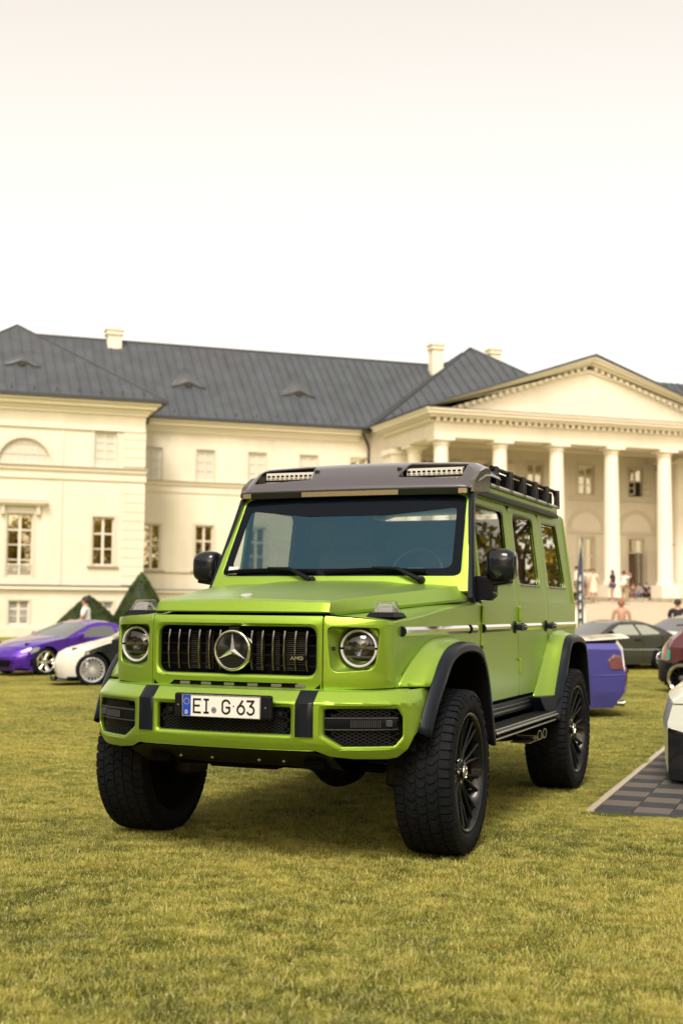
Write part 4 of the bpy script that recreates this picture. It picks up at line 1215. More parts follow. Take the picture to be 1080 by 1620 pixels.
def bx(name, m, u0, u1, w0, w1, z0, z1, par=None, bevel=0):
    return MB(B).box((u0, w0, z0), (u1, w1, z1)).build(name, m, par or P, smooth=False, bevel=bevel)
def wall(name, outer, holes, w, m=plaster, th=.35, par=None):
    o = panel(name, outer, holes, lambda a, b: B((a, w, b)), m, par or P, th * KS, (), (), 0, tuple(-WW))
    o.data.shade_flat(); o.modifiers.remove(o.modifiers['wn']); return o
def rect(u0, z0, u1, z1): return [(u0, z0), (u1, z0), (u1, z1), (u0, z1)]
def window(u0, u1, z0, z1, w, cols=2, rows=3, kind='glass', sill=True, surround=.13, reflect_strips=True):
    """casement with panes; kind: glass, blind, shutter"""
    mb = MB(B); d0, d1 = w + .10, w + .17; fr = .075
    for a in ((u0, u0 + fr, z0, z1), (u1 - fr, u1, z0, z1), (u0 + fr, u1 - fr, z0, z0 + fr), (u0 + fr, u1 - fr, z1 - fr, z1)):
        bbox(mb, a[0], a[1], d0, d1, a[2], a[3])
    us = [u0 + fr + (u1 - u0 - 2 * fr) * i / cols for i in range(cols + 1)]
    zs = [z0 + fr + (z1 - z0 - 2 * fr) * i / rows for i in range(rows + 1)]
    for i in range(1, cols): bbox(mb, us[i] - .06, us[i] + .06, d0 + .005, d1, z0 + fr, z1 - fr)
    for j in range(1, rows):
        for i in range(cols): bbox(mb, us[i] + (.06 if i else 0), us[i + 1] - (.06 if i < cols - 1 else 0), d0 + .01, d1, zs[j] - (.04 if j == rows - 1 else .026), zs[j] + (.04 if j == rows - 1 else .026))
    f = mb.build('window', winframe if kind != 'blind' else surround_m, P, smooth=False)
    for i in range(cols):
        for j in range(rows):
            a = (us[i] + .02, us[i + 1] - .02, zs[j] + .01, zs[j + 1] - .01)
            if kind == 'shutter':
                s_ = MB(B)
                for k in range(5):
                    zz = a[2] + .03 + (a[3] - a[2] - .06) * k / 5
                    s_.add([Vector((a[0], w + .13, zz)), Vector((a[1], w + .13, zz)), Vector((a[1], w + .17, zz + .05)), Vector((a[0], w + .17, zz + .05))], [(0, 1, 2, 3)])
                s_.build('shutter_slats', shutter_m, f, smooth=False)
            else:
                MB(B).box((a[0], w + .140, a[2]), (a[1], w + .15, a[3])).build('pane', wg if kind == 'glass' else blind_m, f, smooth=False)
    if kind == 'glass':
        bx('window_backing', gold_reflect, u0, u1, w + .30, w + .34, z0, z1)
        if reflect_strips:
            for a, b in ((u0 + .06, u0 + .06 + (u1 - u0) * .30), (u1 - .06 - (u1 - u0) * .30, u1 - .06)): MB(B).box((a, w + .2, z0 + .05), (b, w + .21, z1 - .05)).build('reflection_curtain', reflection_curtain, f, smooth=False)  # strips added behind the glass to imitate golden reflections
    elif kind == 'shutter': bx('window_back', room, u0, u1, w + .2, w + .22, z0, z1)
    if surround:
        s_ = MB(B); g_ = surround
        bbox(s_, u0 - g_, u0, w - .03, w + .05, z0, z1 + g_); bbox(s_, u1, u1 + g_, w - .03, w + .05, z0, z1 + g_); bbox(s_, u0, u1, w - .03, w + .05, z1, z1 + g_)
        s_.build('window_surround', surround_m, f, smooth=False)
    if sill: MB(B).box((u0 - .2, w - .12, z0 - .08), (u1 + .2, w + .05, z0)).build('sill', sillm, f, smooth=False)
    return f
def archpts(uc, zc, r, n=16): return [(uc + r * math.cos(PI * i / n), zc + r * math.sin(PI * i / n)) for i in range(n + 1)]
L = 50.3; M_ = 54.8; E0, E1 = -2.45, 8.30
# left wing front
arch_c = 2.93
holes = [rect(2.25, 2.64, 3.40, 5.43), rect(5.98, 3.18, 6.97, 5.38), rect(-1.10, 3.18, -.1, 5.38), rect(2.41, .53, 3.30, 1.58), rect(6.10, .53, 6.99, 1.58), rect(6.0, 7.64, 7.0, 9.24),
         archpts(arch_c, 7.62, 1.16)]
wall('wall', rect(E0, -.3, E1, 10.05), holes, L)
window(2.25, 3.40, 2.64, 5.43, L, 2, 4, 'glass', False, .10)
window(5.98, 6.97, 3.18, 5.38, L)
window(-1.10, -.1, 3.18, 5.38, L)
window(2.41, 3.30, .53, 1.58, L, 2, 3, 'shutter', False, .1)
window(6.10, 6.99, .53, 1.58, L, 2, 3, 'shutter', False, .1)
window(6.0, 7.0, 7.64, 9.24, L, 2, 4, 'blind', False, .09)
# fan window
panel('blind_arch_window', archpts(arch_c, 7.62, 1.16), [], lambda a, b: B((a, L + .12, b)), blind_m, P, 0, (), (), 0, tuple(-WW))
fm = MB(B)
for k in range(1, 8):
    u = arch_c - 1.16 + 2.32 * k / 8; h = math.sqrt(max(0, 1.16 ** 2 - (u - arch_c) ** 2))
    bbox(fm, u - .02, u + .02, L + .09, L + .12, 7.62, 7.62 + h)
for zz in (8.1, 8.55): 
    h = math.sqrt(1.16 ** 2 - (zz - 7.62) ** 2); bbox(fm, arch_c - h, arch_c + h, L + .085, L + .11, zz - .02, zz + .02)
fm.build('arch_window_bars', surround_m, P, smooth=False)
def arch_band(uc, zc, r0, r1, w0, w1, name, m=trim):
    n = 24; rings = []
    for i in range(n + 1):
        a = PI * i / n
        rings.append([Vector((uc + r * math.cos(a), w, zc + r * math.sin(a))) for r, w in ((r0, w1), (r0, w0), (r1, w0), (r1, w1))])
    return MB(B).loft(rings).build(name, m, P, ang=30)
arch_band(arch_c, 7.62, 1.17, 1.34, L - .05, L + .1, 'arch_moulding', surround_m)
# projecting central field of the left wing, mouldings
for u0, u1 in ((E0, 1.32 - 0), (4.54, E1)):
    pass
bx('pilaster_strip', plaster, 4.56, 4.62, L - .05, L, 2.30, 7.02); bx('pilaster_strip', plaster, 4.56, 4.62, L - .05, L, 7.72, 9.30)
for k in range(17):
    z = 2.32 + .414 * k
    if 7.0 < z + .2 < 7.7: continue
    bx('quoin', plaster, E1 - 1.0, E1 + .02, L - .055, L - .01, z, min(z + .40, 9.30), bevel=.015)
def course(name, u0, u1, w, z0, z1, d, m=trim): return bx(name, m, u0, u1, w - d, w, z0, z1)
def cornice(u0, u1, w, zt, par=None, end0=0, end1=0, m=trim):
    """stepped eaves cornice ending below zt"""
    for z0, z1, d in ((zt - .62, zt - .48, .10), (zt - .48, zt - .34, .20), (zt - .34, zt - .16, .42), (zt - .16, zt - .02, .60)):
        bx('cornice', m, u0 - d * end0, u1 + d * end1, w - d, w, z0, z1)
course('string_course', E0 - .2, E1 + .06, L, 7.40, 7.56, .16, trim)
course('string_course', E0 - .2, E1 + .14, L, 7.56, 7.61, .24, sillm)
course('string_course', E0 - .2, E1 + .06, L, 7.02, 7.40, .07, plaster)
course('frieze_line', E0, E1, L, 9.30, 9.36, .10, trim)
course('base_course', E0 - .2, E1 + .08, L, 2.08, 2.24, .18, trim)
course('base_course', E0 - .2, E1 + .08, L, 2.24, 2.28, .22, roof_dk)
course('plinth', E0 - .2, E1 + .10, L, -.3, .42, .12, plaster)
for k in range(5):
    course('ashlar_course', E0, E1 + .02, L, .44 + .325 * k, .44 + .325 * k + .31, .05, plaster) if False else None
cornice(E0, E1, L, 10.66, end0=1, end1=1)
bx('wall_side', plaster, E1 - .35, E1 - .001, L + .35, M_ + .3, -.3, 10.05)
bx('wall_top', plaster, E0, E1, L, L + .35, 10.05, 10.64)
bx('wall_top', plaster, E1 - .30, E1 - .002, L + .35, M_, 10.05, 10.64)
for z0, z1, d in ((10.04, 10.18, .10), (10.18, 10.32, .20), (10.32, 10.50, .42), (10.50, 10.64, .60)):
    bx('cornice', trim, E1, E1 + d, L, M_, z0, z1)
# door hood over the french window
bx('window_hood', trim, 1.72, 3.96, L - .36, L, 5.88, 5.98); bx('window_hood', trim, 1.82, 3.86, L - .26, L, 5.78, 5.88); bx('window_hood', sillm, 1.70, 3.98, L - .38, L, 5.98, 6.01)
for u in (1.98, 3.50): bx('hood_bracket', surround_m, u, u + .16, L - .2, L, 5.36, 5.78, bevel=.03)
bx('hood_panel', surround_m, 2.14, 3.50, L - .03, L, 5.53, 5.78)
# balcony rail inside the french window
rl = MB(B)
for k in range(12): bbox(rl, 2.32 + k * .09, 2.35 + k * .09, L + .05, L + .08, 2.70, 3.15)
bbox(rl, 2.26, 3.39, L + .045, L + .085, 3.15, 3.19)
rl.build('window_railing', trim, P, smooth=False)
MB(B).box((2.32, L + .19, 2.8), (2.55, L + .2, 5.3)).build('reflection_curtain', reflection_curtain, P, smooth=False)
MB(B).box((3.10, L + .19, 2.8), (3.33, L + .2, 5.3)).build('reflection_curtain', reflection_curtain, P, smooth=False)
# middle wing
W2_ = [(9.05, 9.97), (11.70, 12.63), (14.38, 15.33), (17.10, 18.08), (19.85, 20.80)]
mh = []
for a, b in W2_: mh.append(rect(a, 7.64, b, 9.22))
for a, b in W2_[:4]: mh += [rect(a, 3.16, b, 5.42), rect(a, .55, b, 1.60)]
wall('wall', rect(E1 - .3, -.3, 52, 10.05), mh, M_)
bx('wall_top', plaster, E1 - .3, 20.88, M_, M_ + .35, 10.05, 10.66)
for i, (a, b) in enumerate(W2_):
    window(a, b, 7.64, 9.22, M_, 2, 3 if i < 4 else 3, 'blind' if i < 4 else 'glass', False, .09)
    if i < 4:
        window(a, b, 3.16, 5.42, M_); window(a, b, .55, 1.60, M_, 2, 3, 'shutter', False, .09)
course('string_course', E1, 20.9, M_, 7.40, 7.54, .14, trim); course('string_course', E1, 20.9, M_, 7.54, 7.59, .22, sillm)
course('string_course', E1, 20.9, M_, 7.02, 7.40, .05, plaster)
course('frieze_line', E1, 20.9, M_, 9.92, 9.97, .05, trim)
course('sill_course', E1, 20.9, M_, 3.02, 3.08, .06, sillm)
course('base_course', E1, 20.9, M_, 2.05, 2.18, .16, trim); course('base_course', E1, 20.9, M_, 2.18, 2.21, .20, roof_dk)
cornice(E1, 20.3, M_, 10.66)
for k, (a, b) in enumerate(zip([E1 + .1] + [x[1] + .35 for x in W2_[:4]], [x[0] - .35 for x in W2_[:4]] + [19.5])):
    if b > a: bx('wall_field', plaster, a, b, M_ - .025, M_, 7.62, 9.9)
# central block
C0, C1, CW = 20.9, 37.9, 52.5
cw_ = [23.3 + 3.06 * k for k in range(5)]
ch_ = []
for u in cw_:
    ch_.append(rect(u - .46, 7.55, u + .46, 9.08))
    ch_.append(rect(u - .48, 1.95 if abs(u - cw_[4]) < .1 or abs(u - cw_[2]) < .1 else 3.2, u + .48, 5.25))
wall('wall', rect(C0, -.3, C1, 10.64), ch_, CW)
for k, u in enumerate(cw_):
    if k == 4:
        window(u - .46, u + .46, 8.35, 9.08, CW, 2, 1, 'glass', False, .1)
        bx('window_backing', room, u - .46, u + .46, CW + .3, CW + .34, 7.55, 9.08)
        for a, r_ in ((u - .46, 60), (u + .46, -75)):      # open casements
            sgn = 1 if a < u else -1
            o = MB(B)
            l = .44; c_, s_ = math.cos(R(r_)), math.sin(R(abs(r_)))
            for q in (0, 1):
                pass
            p0 = Vector((a, CW, 7.6)); p1 = Vector((a + sgn * l * .3, CW - l, 7.6))
            if sgn < 0: p1 = Vector((a + .35, CW - .25, 7.6))
            d_ = p1 - p0
            for t0, t1, z0, z1 in ((0, .12, 0, .75), (.88, 1, 0, .75), (.12, .88, 0, .08), (.12, .88, .67, .75), (.12, .88, .34, .40)):
                A, B_ = p0 + d_ * t0, p0 + d_ * t1; th_ = Vector((d_.y, -d_.x, 0)).normalized() * .03
                o.add([A + Vector((0, 0, z0)), B_ + Vector((0, 0, z0)), B_ + Vector((0, 0, z1)), A + Vector((0, 0, z1)), A + th_ + Vector((0, 0, z0)), B_ + th_ + Vector((0, 0, z0)), B_ + th_ + Vector((0, 0, z1)), A + th_ + Vector((0, 0, z1))], [(0,1,2,3),(4,5,6,7),(0,1,5,4),(1,2,6,5),(2,3,7,6),(3,0,4,7)])
            o.build('open_casement', surround_m, P, smooth=False)
    else: window(u - .46, u + .46, 7.55, 9.08, CW, 2, 3, 'glass', False, .12)
    arch_band(u, 5.66, .92, 1.16, CW - .06, CW + .02, 'blind_arch', surround_m)
    panel('arch_field', archpts(u, 5.66, .93), [], lambda a, b: B((a, CW - .012, b)), trim, P, 0, (), (), 0, tuple(-WW))
    if k in (2, 4):
        window(u - .48, u + .48, 4.45, 5.25, CW, 2, 1, 'glass', False, .1)
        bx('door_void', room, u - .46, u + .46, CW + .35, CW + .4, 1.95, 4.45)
        bx('open_door', mat('brown_door', (.12, .06, .035), .6), u - .47, u - .40, CW - .38, CW + .15, 1.97, 4.40)
        bx('open_door', surround_m, u + .10, u + .16, CW - .05, CW + .35, 1.97, 4.40)
        bx('door_leaf_outer', surround_m, u + .55, u + 1.15, CW - .16, CW - .12, 1.97, 4.6)
    else: window(u - .48, u + .48, 3.2, 5.25, CW, 2, 2, 'glass', False, .1)
    bx('arch_springer', surround_m, u - 1.5, u + 1.5, CW - .09, CW, 5.44, 5.56)
    bx('wall_pilaster', trim, u + 1.2, u + 1.85, CW - .14, CW, 1.95, 9.0)
course('string_course', C0 + .3, C1 - .3, CW, 7.22, 7.42, .12, surround_m)
bx('wall_side', plaster, C0, C0 + .35, CW + .35, M_, -.3, 10.6)
bx('wall_side', plaster, C1 - .35, C1, CW + .35, M_, -.3, 10.6)
# corner pier of central block with cornice
bx('corner_pier', plaster, C0 - .12, C0 + .9, CW - 1.25, CW - .005, 1.95, 9.3)
bx('pier_capital', trim, C0 - .2, C0 + .98, CW - 1.33, CW + .02, 9.05, 9.3)
bx('corner_pier', plaster, C1 - .9, C1 + .12, CW - 1.25, CW - .005, 1.95, 9.3)
# portico
PF_ = 46.8
col_u = [21.5, 24.53, 27.55, 30.57, 33.57, 36.6]
def column(u, w):
    c = part_empty('column', P)
    def lm(name, prof, seg=28):
        rings = []
        for z, r_ in prof: rings.append([Vector((u + r_ * math.cos(2 * PI * k / seg), w + r_ * math.sin(2 * PI * k / seg), z)) for k in range(seg)])
        return MB(B).loft(rings).build(name, trim, c, ang=40)
    lm('shaft', [(2.75, .42), (2.85, .40), (4.5, .395), (6.5, .375), (8.9, .33), (9.0, .325)])
    lm('capital', [(8.95, .33), (8.98, .37), (9.02, .37), (9.05, .35), (9.10, .35), (9.16, .44), (9.19, .46)])
    MB(B).box((u - .50, w - .50, 9.19), (u + .50, w + .50, 9.33)).build('abacus', trim, c, smooth=False)
    lm('base_ring', [(2.60, .46), (2.68, .47), (2.75, .43)])
    MB(B).box((u - .50, w - .50, 1.6), (u + .50, w + .50, 2.60)).build('pedestal', trim, c, smooth=False)
for u in col_u: column(u, PF_)
for w in (50.0,): column(21.5, w); column(36.6, w)
bx('architrave', plaster, 20.98, 37.12, PF_ - .42, PF_ + .42, 9.33, 10.02)
bx('architrave', plaster, 20.98, 21.86, PF_ + .42, CW - .0, 9.33, 10.02); bx('architrave', plaster, 36.24, 37.12, PF_ + .42, CW, 9.33, 10.02)
bx('portico_ceiling', mat('ceiling_plaster', (.55, .45, .28), .9), 21.86, 36.24, PF_ + .42, CW, 9.75, 9.85)
for w in (48.6, 50.5): bx('ceiling_beam', trim, 21.86, 36.24, w - .15, w + .15, 9.5, 9.75)
dm = MB(B)
u = 21.02
while u < 37.2:
    bbox(dm, u, u + .17, PF_ - .62, PF_ - .42, 10.04, 10.22); u += .335
w = PF_ - .3
while w < CW:
    bbox(dm, 20.76, 20.98, w, w + .17, 10.04, 10.22); w += .335
tag(dm.build('dentils', trim, P, smooth=False), kind='stuff')
for z0, z1, d in ((10.02, 10.06, .12), (10.22, 10.34, .34), (10.34, 10.50, .56), (10.50, 10.58, .66)):
    bx('portico_cornice', trim, 20.98 - d, 37.12 + d, PF_ - .42 - d, PF_ + .3, z0, z1)
    bx('portico_cornice', trim, 20.98 - d, 21.86, PF_ + .3, CW + .5, z0, z1)
    bx('portico_cornice', trim, 36.24, 37.12 + d, PF_ + .3, CW + .5, z0, z1)
bx('portico_cornice_cover', roof_dk, 20.98 - .68, 37.12 + .68, PF_ - 1.10, PF_ - .30, 10.58, 10.61)
bx('cornice_gutter', roof_dk, 20.98 - .70, 20.98 - .55, PF_ - 1.0, CW + .5, 10.58, 10.66)
# pediment
pu0, pu1, puc, pz0, pz1 = 20.4, 37.7, 29.1, 10.61, 13.55
MB(B).prism([(pu0 + 1.0, pz0), (pu1 - 1.0, pz0), (puc, pz1 - .55)], PF_ - .42, PF_ - .1, lambda a, b, h: Vector((a, h, b))).build('pediment_field', plaster, P, smooth=False)
slope = (pz1 - pz0) / (puc - pu0)
for sg in (-1, 1):
    def rk_(d0, d1, z0, z1, name, m):
        # raking band: offset z below roof line
        ends = []
        ue = pu0 if sg < 0 else pu1
        pts = []
        for (u, z) in ((ue, pz0 + .02), (puc, pz1)):
            pts.append((u, z))
        (ua, za), (ub, zb_) = pts
        mb = MB(B)
        vs_ = []
        for (u, z) in ((ua, za), (ub, zb_)):
            for dz in (z0, z1):
                for w in (PF_ - .42 - d0, PF_ - .1):
                    vs_.append(Vector((u, w, max(z + dz, pz0 if name != 'x' else z + dz))))
        mb.add(vs_, [(0, 1, 3, 2), (4, 6, 7, 5), (0, 4, 5, 1), (2, 3, 7, 6), (0, 2, 6, 4), (1, 5, 7, 3)])
        return mb.build(name, m, P, smooth=False)
    rk_(.66, 0, -.10, .0, 'raking_cornice', trim); rk_(.52, 0, -.24, -.10, 'raking_cornice', trim); rk_(.30, 0, -.36, -.24, 'raking_cornice', trim); rk_(.10, 0, -.70, -.56, 'raking_cornice', trim)
    dm = MB(B); n = 25
    for k in range(2, n):
        t = (k + .1) / n; u = (pu0 if sg < 0 else pu1) + (puc - (pu0 if sg < 0 else pu1)) * t; z = pz0 + (pz1 - pz0) * t
        if z - .53 < pz0: continue
        v = [Vector((u + a, w, z + a * slope * (1 if sg < 0 else -1) + dz)) for a in (-.085, .085) for w in (PF_ - .64, PF_ - .42) for dz in (-.53, -.36)]
        dm.add(v, [(0, 1, 3, 2), (4, 6, 7, 5), (0, 4, 5, 1), (2, 3, 7, 6), (0, 2, 6, 4), (1, 5, 7, 3)])
    tag(dm.build('raking_dentils', trim, P, smooth=False), kind='stuff')
# roofs
ROOF = part_empty('roof', P)
def clip(poly, a, b, c):    # keep a*x+b*y<=c
    out = []
    for i in range(len(poly)):
        p, q = poly[i], poly[(i + 1) % len(poly)]
        fp, fq = a * p[0] + b * p[1] - c, a * q[0] + b * q[1] - c
        if fp <= 0: out.append(p)
        if fp * fq < 0:
            t = fp / (fp - fq); out.append((p[0] + (q[0] - p[0]) * t, p[1] + (q[1] - p[1]) * t))
    return out
def roof_face(poly3, e0, e1, sw=.47, seams=True, ph=0):
    """planar roof face made of standing-seam sheets running up from the eave e0-e1"""
    e0 = Vector(e0); e1 = Vector(e1); X = (e1 - e0).normalized()
    n_ = Vector((0, 0, 0)); q = [Vector(p) for p in poly3]
    for i in range(1, len(q) - 1): n_ += (q[i] - q[0]).cross(q[i + 1] - q[0])
    n_.normalize()
    if n_.z < 0: n_ = -n_
    Y = n_.cross(X)
    p2 = [((p - e0).dot(X), (p - e0).dot(Y)) for p in q]
    lo = min(a for a, b in p2); hi = max(a for a, b in p2)
    k = math.floor(lo / sw)
    while k * sw < hi:
        a0 = k * sw; a1 = a0 + sw; k += 1
        c_ = clip(clip(p2, -1, 0, -a0), 1, 0, a1)
        if len(c_) < 3: continue
        mb = MB(B)
        up_ = [e0 + X * a + Y * b + n_ * .02 for a, b in c_]; dn = [p - n_ * .06 for p in up_]
        m = len(c_); mb.add(up_ + dn, [tuple(range(m)), tuple(range(2 * m - 1, m - 1, -1))] + [(i, (i + 1) % m, m + (i + 1) % m, m + i) for i in range(m)])
        # raised seam along the a0 side
        ys = sorted(b for a, b in c_ if abs(a - a0) < 1e-4)
        if len(ys) >= 2 and ys[-1] - ys[0] > .1:
            s_ = [e0 + X * (a0 + da) + Y * b + n_ * h for b in (ys[0], ys[-1]) for da in (-.0, .035) for h in (.0, .075)]
            mb.add(s_, [(0, 1, 3, 2), (4, 6, 7, 5), (0, 4, 5, 1), (2, 3, 7, 6), (0, 2, 6, 4), (1, 5, 7, 3)])
        mb.build('roof_sheet', roof_m, ROOF, smooth=False)
EZ = 10.70
ax, aw, az_ = 2.93, 56.0, 15.05
lw = L - .62; lu0, lu1 = E0 - .7, 9.12
RW, RZ = 59.2, 15.35
# left wing hipped roof
roof_face([(lu0, lw, EZ), (lu1, lw, EZ), (ax, aw, az_)], (lu0, lw, EZ), (lu1, lw, EZ))
roof_face([(lu1, lw, EZ), (lu1, aw + 5, EZ), (ax, aw, az_)], (lu1, lw, EZ), (lu1, aw + 5, EZ))
roof_face([(lu0, lw, EZ), (lu0, aw + 5, EZ), (ax, aw, az_)], (lu0, lw, EZ), (lu0, aw + 5, EZ))
# main roof, gently falling ridge
mw = M_ - .62
def mid_ridge(u): return Vector((u, RW, RZ - .0))
roof_face([(3.2, mw, EZ), (21.2, mw, EZ), (27.5, RW, RZ - .12), (3.2, RW, RZ)], (3.2, mw, EZ), (21.2, mw, EZ))
MB(B).box((3.0, RW - .05, RZ - .06), (27.5, RW + .12, RZ + .05)).build('ridge_cap', roof_dk, ROOF, smooth=False)
MB(B).box((3.2, RW, EZ), (27.5, RW + .1, RZ - .1)).build('roof_back', roof_m, ROOF, smooth=False)
# central hipped roof
cu0, cu1, cw0, apx = 20.35, 38.0, CW - .2, (29.1, 59.9, 16.65)
roof_face([(cu0, cw0, EZ - .05), (cu1, cw0, EZ - .05), apx], (cu0, cw0, EZ - .05), (cu1, cw0, EZ - .05), .62)
roof_face([(cu0, cw0, EZ - .05), apx, (cu0, 67, EZ - .05)], (cu0, 67, EZ - .05), (cu0, cw0, EZ - .05), .62)
roof_face([(cu1, cw0, EZ - .05), apx, (cu1, 67, EZ - .05)], (cu1, 67, EZ - .05), (cu1, cw0, EZ - .05), .62)
def hip(a, b, r_=.05, m=roof_dk): MB(B).tube([Vector(a), Vector(b)], r_, 6).build('hip_cap', m, ROOF)
hip((lu1, lw, EZ + .03), (ax, aw, az_ + .03)); hip((lu0, lw, EZ + .03), (ax, aw, az_ + .03))
hip((cu0, cw0, EZ), (apx[0], apx[1], apx[2] + .03), .07); hip((cu1, cw0, EZ), (apx[0], apx[1], apx[2] + .03), .07)
hip((21.3, mw, EZ + .04), (27.3, RW, RZ), .07)
# pediment roof slopes
for sg, ue in ((-1, pu0), (1, pu1)):
    mb = MB(B); v = []
    for (u, z) in ((ue, pz0), (puc, pz1 + .02)):
        for w in (PF_ - 1.16, 58.5):
            for h in (0, .10): v.append(Vector((u, w, z + h)))
    mb.add(v, [(0, 1, 3, 2), (4, 6, 7, 5), (0, 4, 5, 1), (2, 3, 7, 6), (0, 2, 6, 4), (1, 5, 7, 3)])
    mb.build('pediment_roof', roof_m, ROOF, smooth=False)
# right-hand wing beyond the portico
roof_face([(37.6, mw, EZ), (52, mw, EZ), (52, RW, RZ), (33, RW, RZ)], (37.6, mw, EZ), (52, mw, EZ))
course('cornice', 37.9, 52, M_, 10.3, 10.66, .5, trim)
for u in (40.2, 42.9, 45.6, 48.3):
    pass
# gutters, snow guards, downpipe
bx('gutter', roof_dk, lu0, lu1 + .05, lw - .12, lw + .02, EZ - .10, EZ + .04); bx('gutter', roof_dk, lu1 - .06, lu1 + .10, lw, mw - .02, EZ - .10, EZ + .04)
bx('gutter', roof_dk, lu1 + .1, 20.9, mw - .12, mw + .02, EZ - .10, EZ + .04)
def hooks(u0, u1, w, n, z):
    for k in range(n):
        u = u0 + (u1 - u0) * (k + .5) / n
        MB(B).box((u, w + .28, z + .16), (u + .05, w + .33, z + .42)).build('snow_guard', roof_dk, ROOF, smooth=False)
hooks(lu0, lu1 - .5, lw, 12, EZ); hooks(lu1 + .8, 20.5, mw, 10, EZ)
MB(B).box((lu0, lw + .5, EZ + .34), (lu1 - .6, lw + .53, EZ + .37)).box((lu1 + .5, mw + .5, EZ + .42), (20.8, mw + .53, EZ + .45)).build('snow_rail', roof_dk, ROOF, smooth=False)
MB(B).tube([Vector(p) for p in ((20.35, M_ - .60, 10.62), (20.35, M_ - .60, 10.40), (20.75, M_ - .2, 9.95), (20.85, M_ - .12, 9.7), (20.85, M_ - .12, .2))], .07, 8).build('downpipe', roof_dk, P)
MB(B).tube([Vector(p) for p in ((8.95, L + 2.6, 10.6), (8.9, L + 2.9, 10.2), (8.55, L + 3.4, 9.95), (8.45, L + 3.6, 9.7))], .08, 8).build('downpipe', roof_dk, P)
# eyebrow dormers
def dormer(u, w, z, s_=1.0, pitch_=.62):
    """z = height of roof at (u,w); roof rises pitch_ per metre of depth"""
    d = part_empty('dormer', P)
    n = 15; front = []; 
    for k in range(n):
        t = -1 + 2 * k / (n - 1)
        front.append(Vector((u + t * 1.15 * s_, w, z + .05 + s_ * .32 * math.exp(-(t * 2.0) ** 2))))
    apexp = Vector((u, w + 1.7 * s_, z + .05 + 1.7 * s_ * pitch_))
    mb = MB(B); mb.add(front + [apexp], [(k, k + 1, n) for k in range(n - 1)])
    o = mb.build('dormer_roof', mat('dormer_sheet', (.085, .09, .10), .5, .3), d, ang=60); sm_ = o.modifiers.new('s', 'SOLIDIFY'); sm_.thickness = .05
    lowp = [Vector((p.x, w + .04, z + .02)) for p in front]
    MB(B).add([p + Vector((0, .04, -.02)) for p in front] + lowp, [(k, k + 1, n + k + 1, n + k) for k in range(n - 1)]).build('dormer_front', mat('dormer_front_sheet', (.08, .083, .09), .6, .2), d)
    MB(B).prism([(u - .30 * s_, z + .26 * s_), (u + .30 * s_, z + .26 * s_), (u + .13 * s_, z + .08), (u - .13 * s_, z + .08)], w - .01, w + .02, lambda a, b, h: Vector((a, h, b))).build('dormer_opening', room, d, smooth=False)
def on_roof(x, y, w_guess): pass
pm_ = (RZ - EZ) / (RW - mw); pl2 = (az_ - EZ) / (aw - lw)
dormer(2.85, 51.94, 12.25, .74, pl2); dormer(11.51, 56.12, 12.50, .80, pm_); dormer(17.41, 56.01, 12.40, .80, pm_)

# chimneys
def chimney(u, w, z0, z1, s_=.40):
    c = part_empty('chimney', P)
    MB(B).box((u - s_, w - s_, z0), (u + s_, w + s_, z1 - .28)).build('chimney_stack', mat('chimney_plaster', (.74, .68, .58), .85), c, smooth=False)
    MB(B).box((u - s_ - .09, w - s_ - .09, z1 - .28), (u + s_ + .09, w + s_ + .09, z1 - .16)).build('chimney_band', MATS['chimney_plaster'], c, smooth=False)
    MB(B).box((u - s_ - .03, w - s_ - .03, z1 - .16), (u + s_ + .03, w + s_ + .03, z1 - .05)).build('chimney_neck', MATS['chimney_plaster'], c, smooth=False)
    MB(B).box((u - s_ - .12, w - s_ - .12, z1 - .05), (u + s_ + .12, w + s_ + .12, z1 + .05)).build('chimney_cap', MATS['chimney_plaster'], c, smooth=False)
chimney(8.12, 59.0, 14.6, 15.83, .36); chimney(26.3, 58.5, 14.0, 16.35, .32); chimney(30.9, 60.5, 14.6, 16.8, .32)

# ================================================================== terrace, ramp, path
gravel = mat('pale_gravel', (.52, .44, .32), .95, noise=(8, .18), bump=(40, .3, .01))
stone = mat('old_stone', (.34, .29, .21), .9, noise=(3, .3), bump=(12, .4, .02))
T_ = MB(B).box((19.5, 44.6, -.3), (39, CW, 1.93)).build('terrace', stone, smooth=False); tag(T_, kind='structure')
tag(MB(B).box((19.6, 44.72, 1.93), (38.9, CW - .01, 1.96)).build('terrace_paving', gravel, smooth=False), kind='structure')
rp = MB(B); 
rp.add([Vector(p) for p in ((22, 30.0, .0), (44, 30.0, .0), (44, 44.6, 1.80), (22, 44.6, 1.80), (22, 30.0, -.4), (44, 30.0, -.4), (44, 44.6, -.4), (22, 44.6, -.4))], [(0, 1, 2, 3), (0, 4, 5, 1), (1, 5, 6, 2), (3, 7, 4, 0), (2, 6, 7, 3)])
tag(rp.build('gravel_ramp', gravel, smooth=False), kind='structure')
# low weathered edge under the people
tag(MB(B).box((22.2, 44.35, 1.78), (38.6, 44.6, 1.965)).build('terrace_kerb', stone, smooth=False), kind='structure')
# stone pedestal wall at the ramp's left side with shrub on top
q = empty('pedestal_wall', (0, 0, 0), 0, 'pale stone stair wall with a ledge, left of the ramp beneath the portico', 'stair wall')
MB(B).box((19.9, 36.6, .9), (23.2, 37.6, 1.62)).build('wall_block', trim, q, bevel=.05)
MB(B).box((19.7, 36.4, 1.62), (23.4, 37.8, 1.74)).build('wall_cap', stone, q, bevel=.05)
MB(B).box((19.5, 36.2, -.4), (23.6, 37.9, .9)).build('wall_base', trim, q, bevel=.05)

